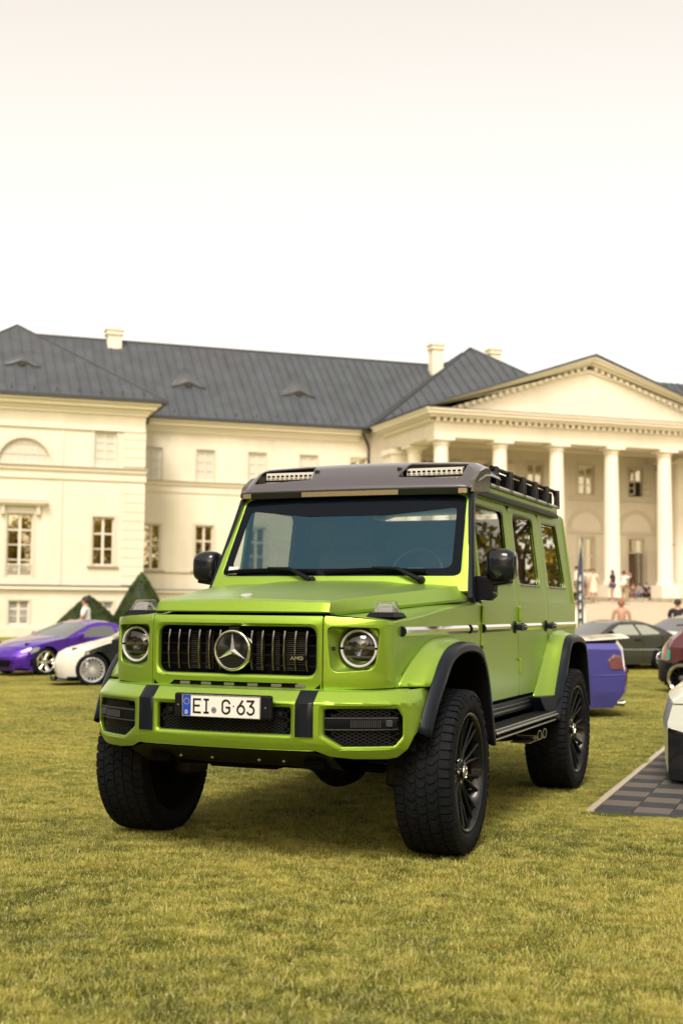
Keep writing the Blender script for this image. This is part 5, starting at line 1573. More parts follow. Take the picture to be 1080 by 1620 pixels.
# ================================================================== leaves, trees, topiary
def leaf_mat(name, c1, c2):
    m = bpy.data.materials.new(name); m.use_nodes = True; n = m.node_tree; p = n.nodes['Principled BSDF']
    oi = n.nodes.new('ShaderNodeNewGeometry'); nz = n.nodes.new('ShaderNodeTexNoise'); nz.inputs['Scale'].default_value = 1.1; nz.inputs['Detail'].default_value = 6
    n.links.new(oi.outputs['Position'], nz.inputs['Vector'])
    c = n.nodes.new('ShaderNodeValToRGB'); c.color_ramp.elements[0].position = .38; c.color_ramp.elements[1].position = .62
    c.color_ramp.elements[0].color = (*c1, 1); c.color_ramp.elements[1].color = (*c2, 1)
    n.links.new(nz.outputs[0], c.inputs[0]); n.links.new(c.outputs[0], p.inputs['Base Color']); p.inputs['Roughness'].default_value = .6
    tl = n.nodes.new('ShaderNodeBsdfTranslucent'); n.links.new(c.outputs[0], tl.inputs[0])
    mx = n.nodes.new('ShaderNodeMixShader'); mx.inputs[0].default_value = .35
    n.links.new(p.outputs[0], mx.inputs[1]); n.links.new(tl.outputs[0], mx.inputs[2]); n.links.new(mx.outputs[0], n.nodes['Material Output'].inputs[0])
    return m
leafm = leaf_mat('sunlit_gold_leaves', (.045, .055, .010), (.50, .37, .04))  # warm sunlight on the foliage is put into the gold leaf colour
yewm = leaf_mat('clipped_yew', (.018, .036, .005), (.045, .075, .010))
bark = mat('bark', (.07, .05, .035), .9, bump=(10, .5, .03))
def leaves_mesh(name, centres, nper, size, seed, m):
    r_ = random.Random(seed); V, F = [], []
    for c, rad in centres:
        for _ in range(nper):
            d = Vector((r_.gauss(0, 1), r_.gauss(0, 1), r_.gauss(0, 1))).normalized() * rad * (r_.random() ** .4)
            p = Vector(c) + d
            a = Vector((r_.gauss(0, 1), r_.gauss(0, 1), r_.gauss(0, 1))).normalized(); b = a.cross(Vector((r_.gauss(0, 1), r_.gauss(0, 1), r_.gauss(0, 1)))).normalized()
            s_ = size * r_.uniform(.6, 1.4); o = len(V)
            V += [p - a * s_, p + b * s_ * .5, p + a * s_, p - b * s_ * .5]; F.append((o, o + 1, o + 2, o + 3))
    me = bpy.data.meshes.new(name); me.from_pydata(V, [], F); me.materials.append(m); return me
tr1 = []
r_ = random.Random(5)
for k in range(46):
    a = r_.uniform(0, 2 * PI); h = r_.uniform(2.5, 12.5); w = 3.6 * math.sin(PI * min(1, (h - 1.2) / 12.5)) ** .6
    tr1.append(((w * math.cos(a) * r_.uniform(.3, 1), w * math.sin(a) * r_.uniform(.3, 1), h), r_.uniform(.9, 1.7)))
crown_me = leaves_mesh('crown', tr1, 150, .20, 11, leafm)
tk = MB().tube([(0, 0, 0), (.05, .02, 2), (-.05, .1, 5), (.1, 0, 9), (.1, .1, 12)], [.42, .34, .26, .15, .05], 10)
for k in range(9):
    a = k * 2.4; z = 2.5 + k * .9
    tk.tube([(0, 0, z), (1.2 * math.cos(a), 1.2 * math.sin(a), z + .9), (2.6 * math.cos(a), 2.6 * math.sin(a), z + 1.6)], [.13, .08, .03], 6)
trunk_o = tk.build('trunk', bark); trunk_me = trunk_o.data; bpy.data.objects.remove(trunk_o)
TL = ['right of the lawn', 'behind the camera']
def tree(x, y, s_, rz):
    t = empty('park_tree', (x, y, ground_z(x, y)), rz, 'tall leafy park tree bordering the lawn, outside the picture but mirrored in windows', 'tree', 'park trees around the lawn')
    t.scale = (s_, s_, s_)
    for nm, me in (('crown', crown_me), ('trunk', trunk_me)):
        o = bpy.data.objects.new(nm, me); COL.objects.link(o); o.parent = t
r_ = random.Random(9)
for k in range(9):      # to the right, mirrored in the car's side windows
    az = R(-1.5 + k * 7.5); dd = 34 + r_.uniform(-4, 8)
    sz, rz = r_.uniform(.9, 1.35), r_.uniform(0, 6)
    if k > 1: tree(.9 + math.sin(az) * dd, 2 + math.cos(az) * dd, sz, rz)
for k in range(26):     # behind the camera, mirrored in lamps and the palace windows
    az = R(80 + k * 8.6); dd = 36 + r_.uniform(-6, 10)
    tree(CAM.x + math.sin(az) * dd, CAM.y + math.cos(az) * dd, r_.uniform(1.0, 1.5), r_.uniform(0, 6))
def topiary(u, w, z0, r0, h, label):
    c = B((u, w, z0)); t = empty('clipped_yew', c, 0, label, 'topiary')
    n = 40; rings = []
    for k in range(14):
        f = k / 13
        rr = r0 * ((1 - f) ** .85) + .02
        rings.append([Vector((rr * math.cos(2 * PI * i / n), rr * math.sin(2 * PI * i / n), h * f)) * (1 + rnd.uniform(-.012, .012)) for i in range(n)])
    MB().loft(rings).build('foliage', yewm, t)
    V, F = [], []
    for _ in range(9000):
        f = 1 - math.sqrt(rnd.random()); a = rnd.uniform(0, 2 * PI); rr = r0 * ((1 - f) ** .85) + rnd.uniform(-.03, .05)
        p = Vector((rr * math.cos(a), rr * math.sin(a), h * f + rnd.uniform(-.02, .02)))
        a_ = Vector((rnd.gauss(0, 1), rnd.gauss(0, 1), rnd.gauss(0, 1))).normalized(); b_ = a_.cross(Vector((rnd.gauss(0, 1), rnd.gauss(0, 1), 1))).normalized(); o = len(V)
        V += [p - a_ * .06, p + b_ * .025, p + a_ * .06, p - b_ * .025]; F.append((o, o + 1, o + 2, o + 3))
    me = bpy.data.meshes.new('leaves'); me.from_pydata(V, [], F); me.materials.append(yewm)
    o = bpy.data.objects.new('leaf_sprays', me); COL.objects.link(o); o.parent = t; o['kind'] = 'stuff'
topiary(7.47, 46, -.1, 1.95, 3.55, 'tall pointed yew cone standing right against the palace, by the fender of the green car')
topiary(5.30, 46, -.1, 2.35, 2.32, 'low broad yew cone behind the man in white')

# ================================================================== cars around the lawn
def car_wheel(parent, x, y, side, r, rr, w, spec):
    """side +1/-1: outer face towards +y/-y"""
    n, colm, kind = spec
    wh = part_empty('wheel', parent, (x, y, r))
    def L_(prof, name, m, seg=40, ang=35):
        return MB().lathe([(side * a, b) for a, b in prof], (0, 0, 0), 'y', seg).build(name, m, wh, ang=ang)
    L_([(-w / 2, rr), (-w / 2 - .005, r * .9), (-w / 2 + .03, r), (w / 2 - .03, r), (w / 2 + .005, r * .9), (w / 2, rr)], 'tyre', rubber)
    L_([(w / 2 + .006, rr + .004), (w / 2 + .012, rr - .004), (w / 2 - .0, rr - (.045 if kind == 'dark' else .02)), (w / 2 - (.09 if kind == 'dish' else .03), rr - (.055 if kind == 'dark' else .03)), (-w / 2, rr - .03)], 'rim', colm)
    L_([(-w / 2 + .02, rr - .03), (-w / 2 + .02, 0)], 'rim_back', deep)
    d = w / 2 - (.07 if kind == 'dish' else .015)
    L_([(d, .055), (d + .01, .05), (d + .015, .02), (d + .015, 0)], 'wheel_centre', colm if kind != 'dark' else MATS['disc_metal'])
    for k in range(n):
        a = 2 * PI * k / n
        wi, wo = (.030, .050) if kind == 'dish' else (.012, .014)
        mb = MB(); rings = []
        for r1, ww in ((.04, wi), (rr - .03, wo)):
            rings.append([Vector((r1 * math.cos(a) + t * ww * -math.sin(a), side * (d + h - (0 if r1 < .1 else -.01)), r1 * math.sin(a) + t * ww * math.cos(a))) for t, h in ((-1, -.01), (-.5, .012), (.5, .012), (1, -.01), (0, -.035))])
        mb.loft(rings).build('spoke', colm if kind != 'dark' else deep, wh, ang=30)
    return wh
def make_car(name, label, S):
    root = empty(name, (0, 0, 0), 0, label, 'car')
    Wd = S['width'] / 2; belt = S['belt']; xf, xr = S['xf'], S['xr']; wb = S['wb'] / 2; wr = S['wr']
    body = S['body']; tum = S.get('tumble', .40); c_ = S.get('round', .35)
    def F(x, yn, z):
        e = max(0, (x - wb * .6) / (xf - wb * .6)) if x > 0 else max(0, (-x - wb * .6) / (-xr - wb * .6))
        e = min(1, e)
        X = x - (1 if x > 0 else -1) * c_ * abs(yn) ** 3 * e ** 2
        w_ = Wd * (1 - .10 * e ** 2)
        if z > belt: w_ -= (z - belt) * tum
        if z < .35: w_ -= (.35 - z) * .25
        bulge = .02 * math.exp(-((abs(x) - wb) / .35) ** 2)
        return Vector((X, yn * (w_ + bulge), z))
    top = S['top']          # from front bottom over the roof to rear bottom
    def arch(cx, r_): return [(cx + r_ * math.cos(R(a)), wr * .98 + r_ * math.sin(R(a))) for a in range(-18, 199, 12)]
    zb = S['sill']
    ra = wr + .045
    outline = list(top) + [(-wb - ra * 1.0, zb)] + arch(-wb, ra)[::-1][1:-1] + [(-wb + ra, zb), (wb - ra, zb)] + arch(wb, ra)[::-1][1:-1] + [(wb + ra, zb)]
    zc = [zb + .1, .4, .5, .6, belt - .02, belt, belt + .1, belt + .2]
    uc = [xr + (xf - xr) * i / 22 for i in range(1, 22)]
    def sp(name, poly, m, off, par=root, s=1, th=0, bev=0, cu=uc, cv=zc):
        holes = []
        def fn(a, b):
            p = F(a, s, b); return Vector((p.x, p.y + s * off, p.z))
        return panel(name, poly, holes, fn, m, par, th, cu, cv, bev, (0, s, 0))
    for s in (1, -1):
        sp('body_side', outline, body, 0, s=s)
        for nm, poly, m in S.get('side_parts', []): sp(nm, poly, m, .006, s=s, th=.004)
        for poly in S['windows']:
            sp('side_window', poly, S['glass'], .006, s=s, th=.004)
        for poly in S.get('lamps', []): sp('headlamp', poly, S.get('lamp_mat', clear_lamp), .012, s=s, th=.01)
        for poly in S.get('tails', []): sp('tail_lamp', poly, S.get('tail_mat', tail_red), .012, s=s, th=.01)
        for x in S.get('seams', []):
            MB().add([], [])
            pts = [F(x, s, z) + Vector((0, s * .002, 0)) for z in lin(zb + .08, belt, 8)]
            MB().tube(pts, .004, 4).build('door_seam', deep, root)
        hx, hz = S.get('handle', (None, None)) or (None, None)
        if hx is not None: MB().cbox(F(hx, s, hz) + Vector((0, s * .01, 0)), (.18, .03, .035)).build('door_handle', S.get('handle_mat', body), root, bevel=.008)
        mx, mz = S['mirror']
        p = F(mx, s, mz); MB().loft([[p + Vector((.06 * math.cos(a) * k + .02, s * (.03 + d), .055 + .065 * math.sin(a) * k)) for a in lin(0, 2 * PI - .5, 10)] for d, k in ((0, .5), (.05, 1), (.14, 1), (.19, .6))]).build('door_mirror', S.get('mirror_mat', body), root)
    # skin over the top, following the outline
    pts = []
    for (a, b), (c, d) in zip(top, top[1:]):
        n = max(1, int(math.dist((a, b), (c, d)) / .12))
        for i in range(n): pts.append((a + (c - a) * i / n, b + (d - b) * i / n))
    pts.append(top[-1])
    yn = [-1, -.97, -.9, -.75, -.5, -.25, 0, .25, .5, .75, .9, .97, 1]
    cr_ = S.get('crown', .05)
    def sk(x, z, y): 
        p = F(x, y, z); p.z += cr_ * (1 - abs(y) ** 3) * min(1, max(0, (z - .45) / .3)); return p
    groups = {}
    for i in range(len(pts) - 1):
        xm, zm = (pts[i][0] + pts[i + 1][0]) / 2, (pts[i][1] + pts[i + 1][1]) / 2
        nm = 'body_top'
        for (x0, x1, zmin, n2) in S['zones']:
            if x0 <= xm <= x1 and zm > zmin: nm = n2
        groups.setdefault(nm, []).append(i)
    mm = {'windscreen': S['glass'], 'rear_window': S['glass'], **S.get('zone_mats', {})}
    for nm, idx in groups.items():
        mb = MB()
        for i in idx:
            a, b = pts[i], pts[i + 1]
            r1 = [sk(a[0], a[1], y) for y in yn]; r2 = [sk(b[0], b[1], y) for y in yn]
            mb.loft([r1, r2], closed=False)
        mb.build(nm, mm.get(nm, body), root, ang=28)
    # underside and wheels
    MB().box((xr + .25, -Wd + .12, zb + .02), (xf - .25, Wd - .12, zb + .06)).build('floor', deep, root)
    for s in (1, -1):
        for x in (wb, -wb):
            MB().box((x - ra - .02, s * (Wd - .30), zb), (x + ra + .02, s * (Wd - .28), wr * 2 + .1)).build('wheel_well', deep, root)
            car_wheel(root, x, s * (Wd - .115), s, wr, S['rr'], .22, S['wheel'])
    return root
def place(root, local, world, az):
    """az: compass direction the car's front points to, from +y towards +x"""
    th = PI / 2 - az
    c, s = math.cos(th), math.sin(th)
    x = world[0] - (local[0] * c - local[1] * s); y = world[1] - (local[0] * s + local[1] * c)
    root.location = (x, y, ground_z(x, y)); root.rotation_euler.z = th
clear_lamp = mat('clear_headlamp', (.45, .45, .42), .12, .3)
tail_red = mat('tail_lamp_red', (.30, .02, .02), .15)
dark_glass = mat('dark_car_glass', (.02, .022, .025), .04, 0, 0, spec=.9)
grey_glass = mat('grey_car_glass', (.10, .11, .11), .05, 0, 0, spec=1)
pale_glass = mat('pale_screen_glass', (.30, .32, .28), .06, 0, 0, spec=1)
purple = paint_mat('purple_paint', (.085, .018, .42), (.10, .03, .40), .22, .45, .8)
blue = paint_mat('violet_blue_paint', (.075, .07, .33), (.12, .10, .40), .22, .4, .8)
white_p = mat('white_car_paint', (.72, .71, .66), .2, 0, .8)
white_q = mat('pearl_white_paint', (.66, .69, .64), .25, 0, .6)
coal = mat('anthracite_paint', (.045, .047, .045), .18, .3, .9)
dark_p = mat('black_car_paint', (.012, .016, .024), .15, .3, .9)
maroon = mat('maroon_paint', (.13, .035, .045), .2, .5, .9)
pchrome = mat('polished_rim', (.75, .75, .74), .1, 1)
silver = mat('silver_rim', (.70, .71, .72), .25, .6)

purple_car = make_car('sports_coupe', 'glossy purple sports coupe with polished dished wheels, at the left edge', dict(
    width=1.85, belt=.88, xf=2.22, xr=-2.10, wb=2.65, wr=.335, rr=.245, sill=.12, body=purple, glass=grey_glass, round=.42, crown=.05, tumble=.55,
    top=[(2.12, .12), (2.20, .30), (2.22, .45), (2.12, .58), (1.95, .66), (1.55, .76), (1.1, .84), (.80, .885), (.45, 1.04), (.05, 1.20), (-.25, 1.265), (-.60, 1.26), (-1.1, 1.14), (-1.6, .98), (-1.85, .92), (-2.0, .88), (-2.08, .62), (-2.05, .2)],
    zones=[(.03, .80, .88, 'windscreen'), (-1.6, -.72, .9, 'rear_window'), (.80, 2.02, .64, 'bonnet')],
    windows=[fillet([(.52, .90), (-.02, 1.14), (-.40, 1.18), (-.66, 1.15), (-.68, .92)], .03), fillet([(-.76, .92), (-.74, 1.13), (-1.05, 1.06), (-1.28, .94)], .03)],
    lamps=[fillet([(2.06, .52), (1.72, .58), (1.62, .68), (1.82, .67), (2.04, .60)], .03)], mirror=(.42, .90), seams=[.75, -.62], handle=(-.50, .78),
    side_parts=[('side_intake', fillet([(2.0, .24), (1.78, .24), (1.80, .42), (2.02, .40)], .03), deep)],
    wheel=(6, pchrome, 'dish')))
place(purple_car, (1.325, .90), ground_px(72, 1069.6), R(-158))
for s in (1, -1): MB().cbox((2.17, s * .42, .30), (.06, .5, .16)).build('front_intake', deep, purple_car, bevel=.02)

white_car = make_car('two_tone_hatchback', 'low white hatchback with black front wing and silver multi-spoke wheel, behind the green flare', dict(
    width=1.80, belt=.92, xf=2.08, xr=-2.15, wb=2.70, wr=.325, rr=.24, sill=.12, body=dark_p, glass=dark_glass, round=.55, crown=.03,
    top=[(2.00, .14), (2.07, .28), (2.08, .46), (2.0, .62), (1.85, .70), (1.4, .82), (.95, .93), (.3, 1.28), (-.1, 1.38), (-.8, 1.40), (-1.6, 1.34), (-2.0, 1.0), (-2.1, .6), (-2.05, .2)],
    zones=[(.15, .95, .95, 'windscreen'), (-2.0, -1.62, .9, 'rear_window'), (.95, 1.96, .70, 'bonnet'), (1.8, 2.2, .0, 'front_bumper_skin')],
    zone_mats={'bonnet': white_p, 'front_bumper_skin': white_p, 'body_top': dark_p},
    windows=[fillet([(.62, .96), (.12, 1.24), (-.4, 1.30), (-.42, .97)], .03), fillet([(-.50, .97), (-.48, 1.30), (-1.1, 1.30), (-1.4, 1.0)], .03)],
    lamps=[fillet([(2.0, .52), (1.80, .54), (1.62, .66), (1.78, .68), (1.98, .61)], .03)], mirror=(.55, .96), seams=[.8, -.46], handle=(-.3, .82),
    side_parts=[('bumper_corner', [(2.06, .15), (2.06, .52), (1.80, .53), (1.72, .46), (1.735, .2), (1.80, .15)], white_p), ('bonnet_edge', [(1.84, .695), (1.0, .915), (1.0, .86), (1.4, .765), (1.75, .69)], white_p),
                ('bumper_vent', fillet([(1.98, .28), (1.85, .24), (1.84, .40), (1.98, .46)], .02), gloss_black)],
    wheel=(18, silver, 'thin')))
place(white_car, (1.35, .90), ground_px(146, 1086), R(-126))
MB().prism(fillet([(2.14, -.70), (2.16, .0), (2.14, .70), (1.85, .88), (1.6, .88), (1.6, -.88), (1.85, -.88)], .1), .10, .125, lambda a, b, h: Vector((a, b, h))).build('front_splitter', gloss_black, white_car)
MB().lathe([(0, 0), (0, .19), (.02, .19), (.02, 0)], (1.35, .74, .325), 'y', 24).build('brake_disc', MATS['disc_metal'], white_car)
MB().cbox((1.50, .78, .36), (.09, .05, .22)).build('brake_caliper', mat('caliper_red', (.45, .02, .015), .4), white_car, bevel=.02)

blue_car = make_car('violet_coupe', 'violet-blue coupe with boot spoiler coloured white as if mirroring the sky, rear end showing behind the green car', dict(
    width=1.76, belt=.90, xf=2.25, xr=-2.15, wb=2.55, wr=.31, rr=.22, sill=.14, body=blue, glass=dark_glass, round=.10, crown=.05,
    top=[(2.15, .2), (2.23, .5), (2.1, .68), (1.5, .80), (.9, .88), (.3, 1.2), (-.2, 1.28), (-.8, 1.24), (-1.35, .98), (-1.5, .955), (-2.02, .965), (-2.10, .86), (-2.13, .66), (-2.16, .58), (-2.15, .34), (-1.98, .14)],
    zones=[(.3, .9, .88, 'windscreen'), (-1.35, -.8, .97, 'rear_window')],
    windows=[fillet([(.55, .92), (.1, 1.12), (-.5, 1.16), (-.9, .94)], .03)],
    tails=[fillet([(-2.14, .64), (-1.96, .63), (-1.90, .74), (-2.0, .83), (-2.11, .80)], .03)], tail_mat=mat('smoked_tail_lamp', (.16, .06, .06), .12, 0, .8),
    mirror=(.6, .92), seams=[.7, -.6], handle=(-.4, .8),
    side_parts=[('bumper_crease', [(-2.15, .56), (-1.62, .54), (-1.62, .55), (-2.15, .575)], blue)],
    wheel=(5, silver, 'thin')))
place(blue_car, (-2.12, .75), (.33, 9.66), R(-108))
pts_ = [Vector((-2.170 + .10 * abs(y / .88) ** 3 * .9, y * .90, .60)) for y in lin(-.86, .86, 15)]
MB().tube(pts_, .006, 4).build('bumper_seam', deep, blue_car)
wg_ = MB()
rings = [[Vector((x, y, z + .02 * (1 - (y / .8) ** 2))) for x, z in ((-1.50, .99), (-1.75, 1.035), (-2.10, 1.055), (-2.12, 1.035), (-1.75, 1.005))] for y in lin(-.80, .80, 9)]
wg_.loft(rings).build('boot_spoiler', white_p, blue_car, ang=40)  # white stands in for the sky reflected on the boot
MB().box((-2.0, -.5, .96), (-1.95, -.45, 1.03)).build('spoiler_stay', blue, blue_car); MB().box((-2.0, .45, .96), (-1.95, .5, 1.03)).build('spoiler_stay', blue, blue_car)
for y in (.55, ): MB().lathe([(0, .0), (0, .034), (-.16, .042), (-.16, .034), (-.04, .03)], (-1.92, y, .19), 'x', 16).build('exhaust_tip', chrome, blue_car)

coal_car = make_car('dark_coupe', 'anthracite two-door coupe facing left, between the violet coupe and the palace', dict(
    width=1.68, belt=.90, xf=2.1, xr=-1.98, wb=2.47, wr=.30, rr=.20, sill=.16, body=coal, glass=pale_glass, zone_mats={'windscreen': grey_glass}, round=.30, crown=.045, tumble=.5,
    top=[(2.02, .2), (2.1, .5), (1.98, .68), (1.5, .78), (.85, .87), (.25, 1.20), (-.05, 1.275), (-.7, 1.27), (-1.35, 1.10), (-1.80, .94), (-1.93, .88), (-1.96, .5), (-1.9, .2)],
    zones=[(.22, .85, .86, 'windscreen'), (-1.75, -.95, .92, 'rear_window')],
    windows=[fillet([(.50, .92), (.05, 1.18), (-.38, 1.20), (-.52, .93)], .03), fillet([(-.60, .93), (-.46, 1.20), (-.8, 1.18), (-1.25, .96)], .03)],
    mirror=(.42, .92), mirror_mat=black, seams=[.65, -.62], handle=(-.45, .80), handle_mat=black,
    side_parts=[('side_strip', [(1.2, .54), (-1.2, .54), (-1.2, .555), (1.2, .555)], silver)],
    wheel=(8, silver, 'thin')))
place(coal_car, (0, .80), ground_px(984, 1061), R(-134))

white_hatch = make_car('white_hatchback', 'white hatchback mostly hidden behind the anthracite coupe', dict(
    width=1.70, belt=.98, xf=2.0, xr=-1.9, wb=2.5, wr=.31, rr=.2, sill=.18, body=white_p, glass=grey_glass, round=.3, crown=.05, tumble=.45,
    top=[(1.9, .2), (2.0, .5), (1.85, .75), (1.4, .88), (.9, .96), (.2, 1.32), (-.2, 1.41), (-1.0, 1.40), (-1.55, 1.3), (-1.85, .95), (-1.9, .5), (-1.85, .2)],
    zones=[(.15, .9, .95, 'windscreen'), (-1.85, -1.55, .97, 'rear_window')],
    windows=[fillet([(.55, 1.0), (.08, 1.27), (-.4, 1.32), (-.42, 1.0)], .03), fillet([(-.5, 1.0), (-.48, 1.32), (-1.15, 1.30), (-1.4, 1.05)], .05)],
    mirror=(.5, 1.0), seams=[.7, -.46], handle=(-.3, .85), wheel=(8, silver, 'thin')))
place(white_hatch, (0, 0), (-1.55, 30.2), R(-140))

red_car = make_car('maroon_hatchback', 'dark maroon hatchback with polished deep-lip wheel, cut by the right edge', dict(
    width=1.70, belt=.86, xf=2.0, xr=-1.74, wb=2.42, wr=.295, rr=.25, sill=.15, body=maroon, glass=dark_glass, round=.25, crown=.05, tumble=.5,
    top=[(1.9, .2), (2.0, .45), (1.85, .65), (1.4, .78), (.9, .86), (.3, 1.18), (-.1, 1.32), (-.75, 1.33), (-1.1, 1.25), (-1.50, .98), (-1.66, .78), (-1.70, .60), (-1.74, .56), (-1.75, .26), (-1.70, .2)],
    zones=[(.3, .9, .85, 'windscreen'), (-1.9, -1.71, .0, 'rear_bumper_skin'), (-1.71, -1.5, .55, 'hatch_lower')], zone_mats={'rear_bumper_skin': black, 'hatch_lower': maroon},
    windows=[fillet([(.50, .90), (.05, 1.18), (-.5, 1.24), (-.52, .90)], .03), fillet([(-.60, .90), (-.58, 1.22), (-.95, 1.18), (-1.15, .95)], .05)],
    tails=[fillet([(-1.70, .62), (-1.62, .62), (-1.60, .80), (-1.66, .80)], .01)], tail_mat=mat('teal_reflector', (.02, .35, .25), .2),
    mirror=(.5, .9), seams=[.6, -.55], handle=(-.4, .78), side_parts=[('rear_bumper', [(-1.74, .22), (-1.74, .56), (-1.54, .58), (-1.54, .22)], black)],
    wheel=(10, pchrome, 'dark')))
place(red_car, (-1.21, -.84), (.04, 16.834), R(93))
MB().loft([[Vector((x, y, z)) for x, z in ((-1.10, 1.28), (-1.32, 1.26), (-1.34, 1.235), (-1.1, 1.25))] for y in lin(-.6, .6, 5)]).build('roof_spoiler', maroon, red_car)

near_white = make_car('white_saloon', 'white car with dark side slot standing on the checkered mat, bottom right edge', dict(
    width=1.80, belt=.86, xf=2.2, xr=-2.2, wb=2.7, wr=.32, rr=.235, sill=.10, body=white_q, glass=dark_glass, round=.05, crown=.04,
    top=[(2.12, .06), (2.17, .10), (2.19, .50), (2.14, .66), (2.02, .74), (1.6, .82), (.9, .90), (.2, 1.22), (-.3, 1.32), (-1.0, 1.28), (-1.6, .98), (-2.1, .90), (-2.18, .6), (-2.1, .2)],
    zones=[(.3, .9, .9, 'windscreen'), (-1.6, -1.05, .97, 'rear_window')],
    windows=[fillet([(.5, .92), (.1, 1.14), (-.8, 1.18), (-1.2, .94)], .03)],
    side_parts=[('bumper_seam', [(2.16, .645), (1.4, .655), (1.4, .660), (2.16, .650)], mat('seam_green', (.05, .12, .09), .5)), ('side_slot', fillet([(2.05, .09), (2.188, .09), (2.188, .47), (2.03, .42)], .02), gloss_black), ('splitter_edge', [(2.17, .055), (1.3, .055), (1.3, .09), (2.19, .09)], gloss_black)],
    lamps=[], mirror=(.5, .92), seams=[.75, -.6], handle=(-.4, .78), wheel=(10, rim_mat, 'thin')))
place(near_white, (2.12, .85), (1.735, 3.20), R(-97))
MB().prism(fillet([(2.12, -.6), (2.15, 0), (2.12, .6), (1.7, .78), (1.7, -.78)], .1), .03, .05, lambda a, b, h: Vector((a, b, h))).build('front_splitter', deep, near_white)

# checkered mat of square tiles
mo = empty('show_mat', (MAT_O.x, MAT_O.y, 0), math.atan2(MAT_U.y, MAT_U.x), 'checkered grey and brown tile mat with pale edge strip, under the white car at right', 'mat')
tile = MB().box((.004, .004, .004), (.246, .246, .016))
for k in range(6): tile.box((.01, .015 + k * .038, .016), (.24, .032 + k * .038, .019))
td = tile.build('tile', mat('dark_mat_tile', (.030, .034, .040), .6), mo, smooth=False)
tb_me = td.data.copy(); tb_me.materials.clear(); tb_me.materials.append(mat('brown_mat_tile', (.125, .105, .092), .6))
for i in range(11):
    for j in range(20):
        if i == 0 and j == 0: continue
        o = bpy.data.objects.new('tile', td.data if (i + j) % 2 == 0 else tb_me); COL.objects.link(o); o.parent = mo; o.location = (i * .25, j * .25, 0)
MB().box((0, 0, .001), (2.7, 5.1, .0035)).build('mat_backing', deep, mo)
for j in range(20):
    MB().prism([(-.075, .001), (-.004, .001), (-.004, .017)], .002, .248, lambda a, b, h: Vector((a, j * .25 + h, b))).build('edge_strip', mat('pale_edge_strip', (.46, .39, .30), .6), mo, smooth=False)
for i in range(11): MB().prism([(-.03, .001), (-.002, .001), (-.002, .016)], .002, .248, lambda a, b, h: Vector((i * .25 + h, a, b))).build('edge_strip', MATS['dark_mat_tile'], mo, smooth=False)

# ================================================================== people
skin_m = mat('skin', (.45, .24, .16), .5)
def skin_obj(name, verts, edges, radii, m, parent, sub=1, rootv=0):
    me = bpy.data.meshes.new(name); me.from_pydata([Vector(v) for v in verts], edges, []); me.materials.append(m)
    o = bpy.data.objects.new(name, me); COL.objects.link(o); o.parent = parent
    sm_ = o.modifiers.new('skin', 'SKIN'); sm_.use_smooth_shade = True
    if not me.skin_vertices: me.attributes.new if False else None
    sv = me.skin_vertices[0].data if me.skin_vertices else None
    if sv is None:
        bm = bmesh.new(); bm.from_mesh(me); bm.verts.layers.skin.verify(); bm.to_mesh(me); bm.free(); sv = me.skin_vertices[0].data
    for i, r1 in enumerate(radii):
        sv[i].radius = (r1, r1) if not isinstance(r1, tuple) else r1; sv[i].use_root = (i == rootv)
    ss = o.modifiers.new('sub', 'SUBSURF'); ss.levels = sub; ss.render_levels = sub
    return o
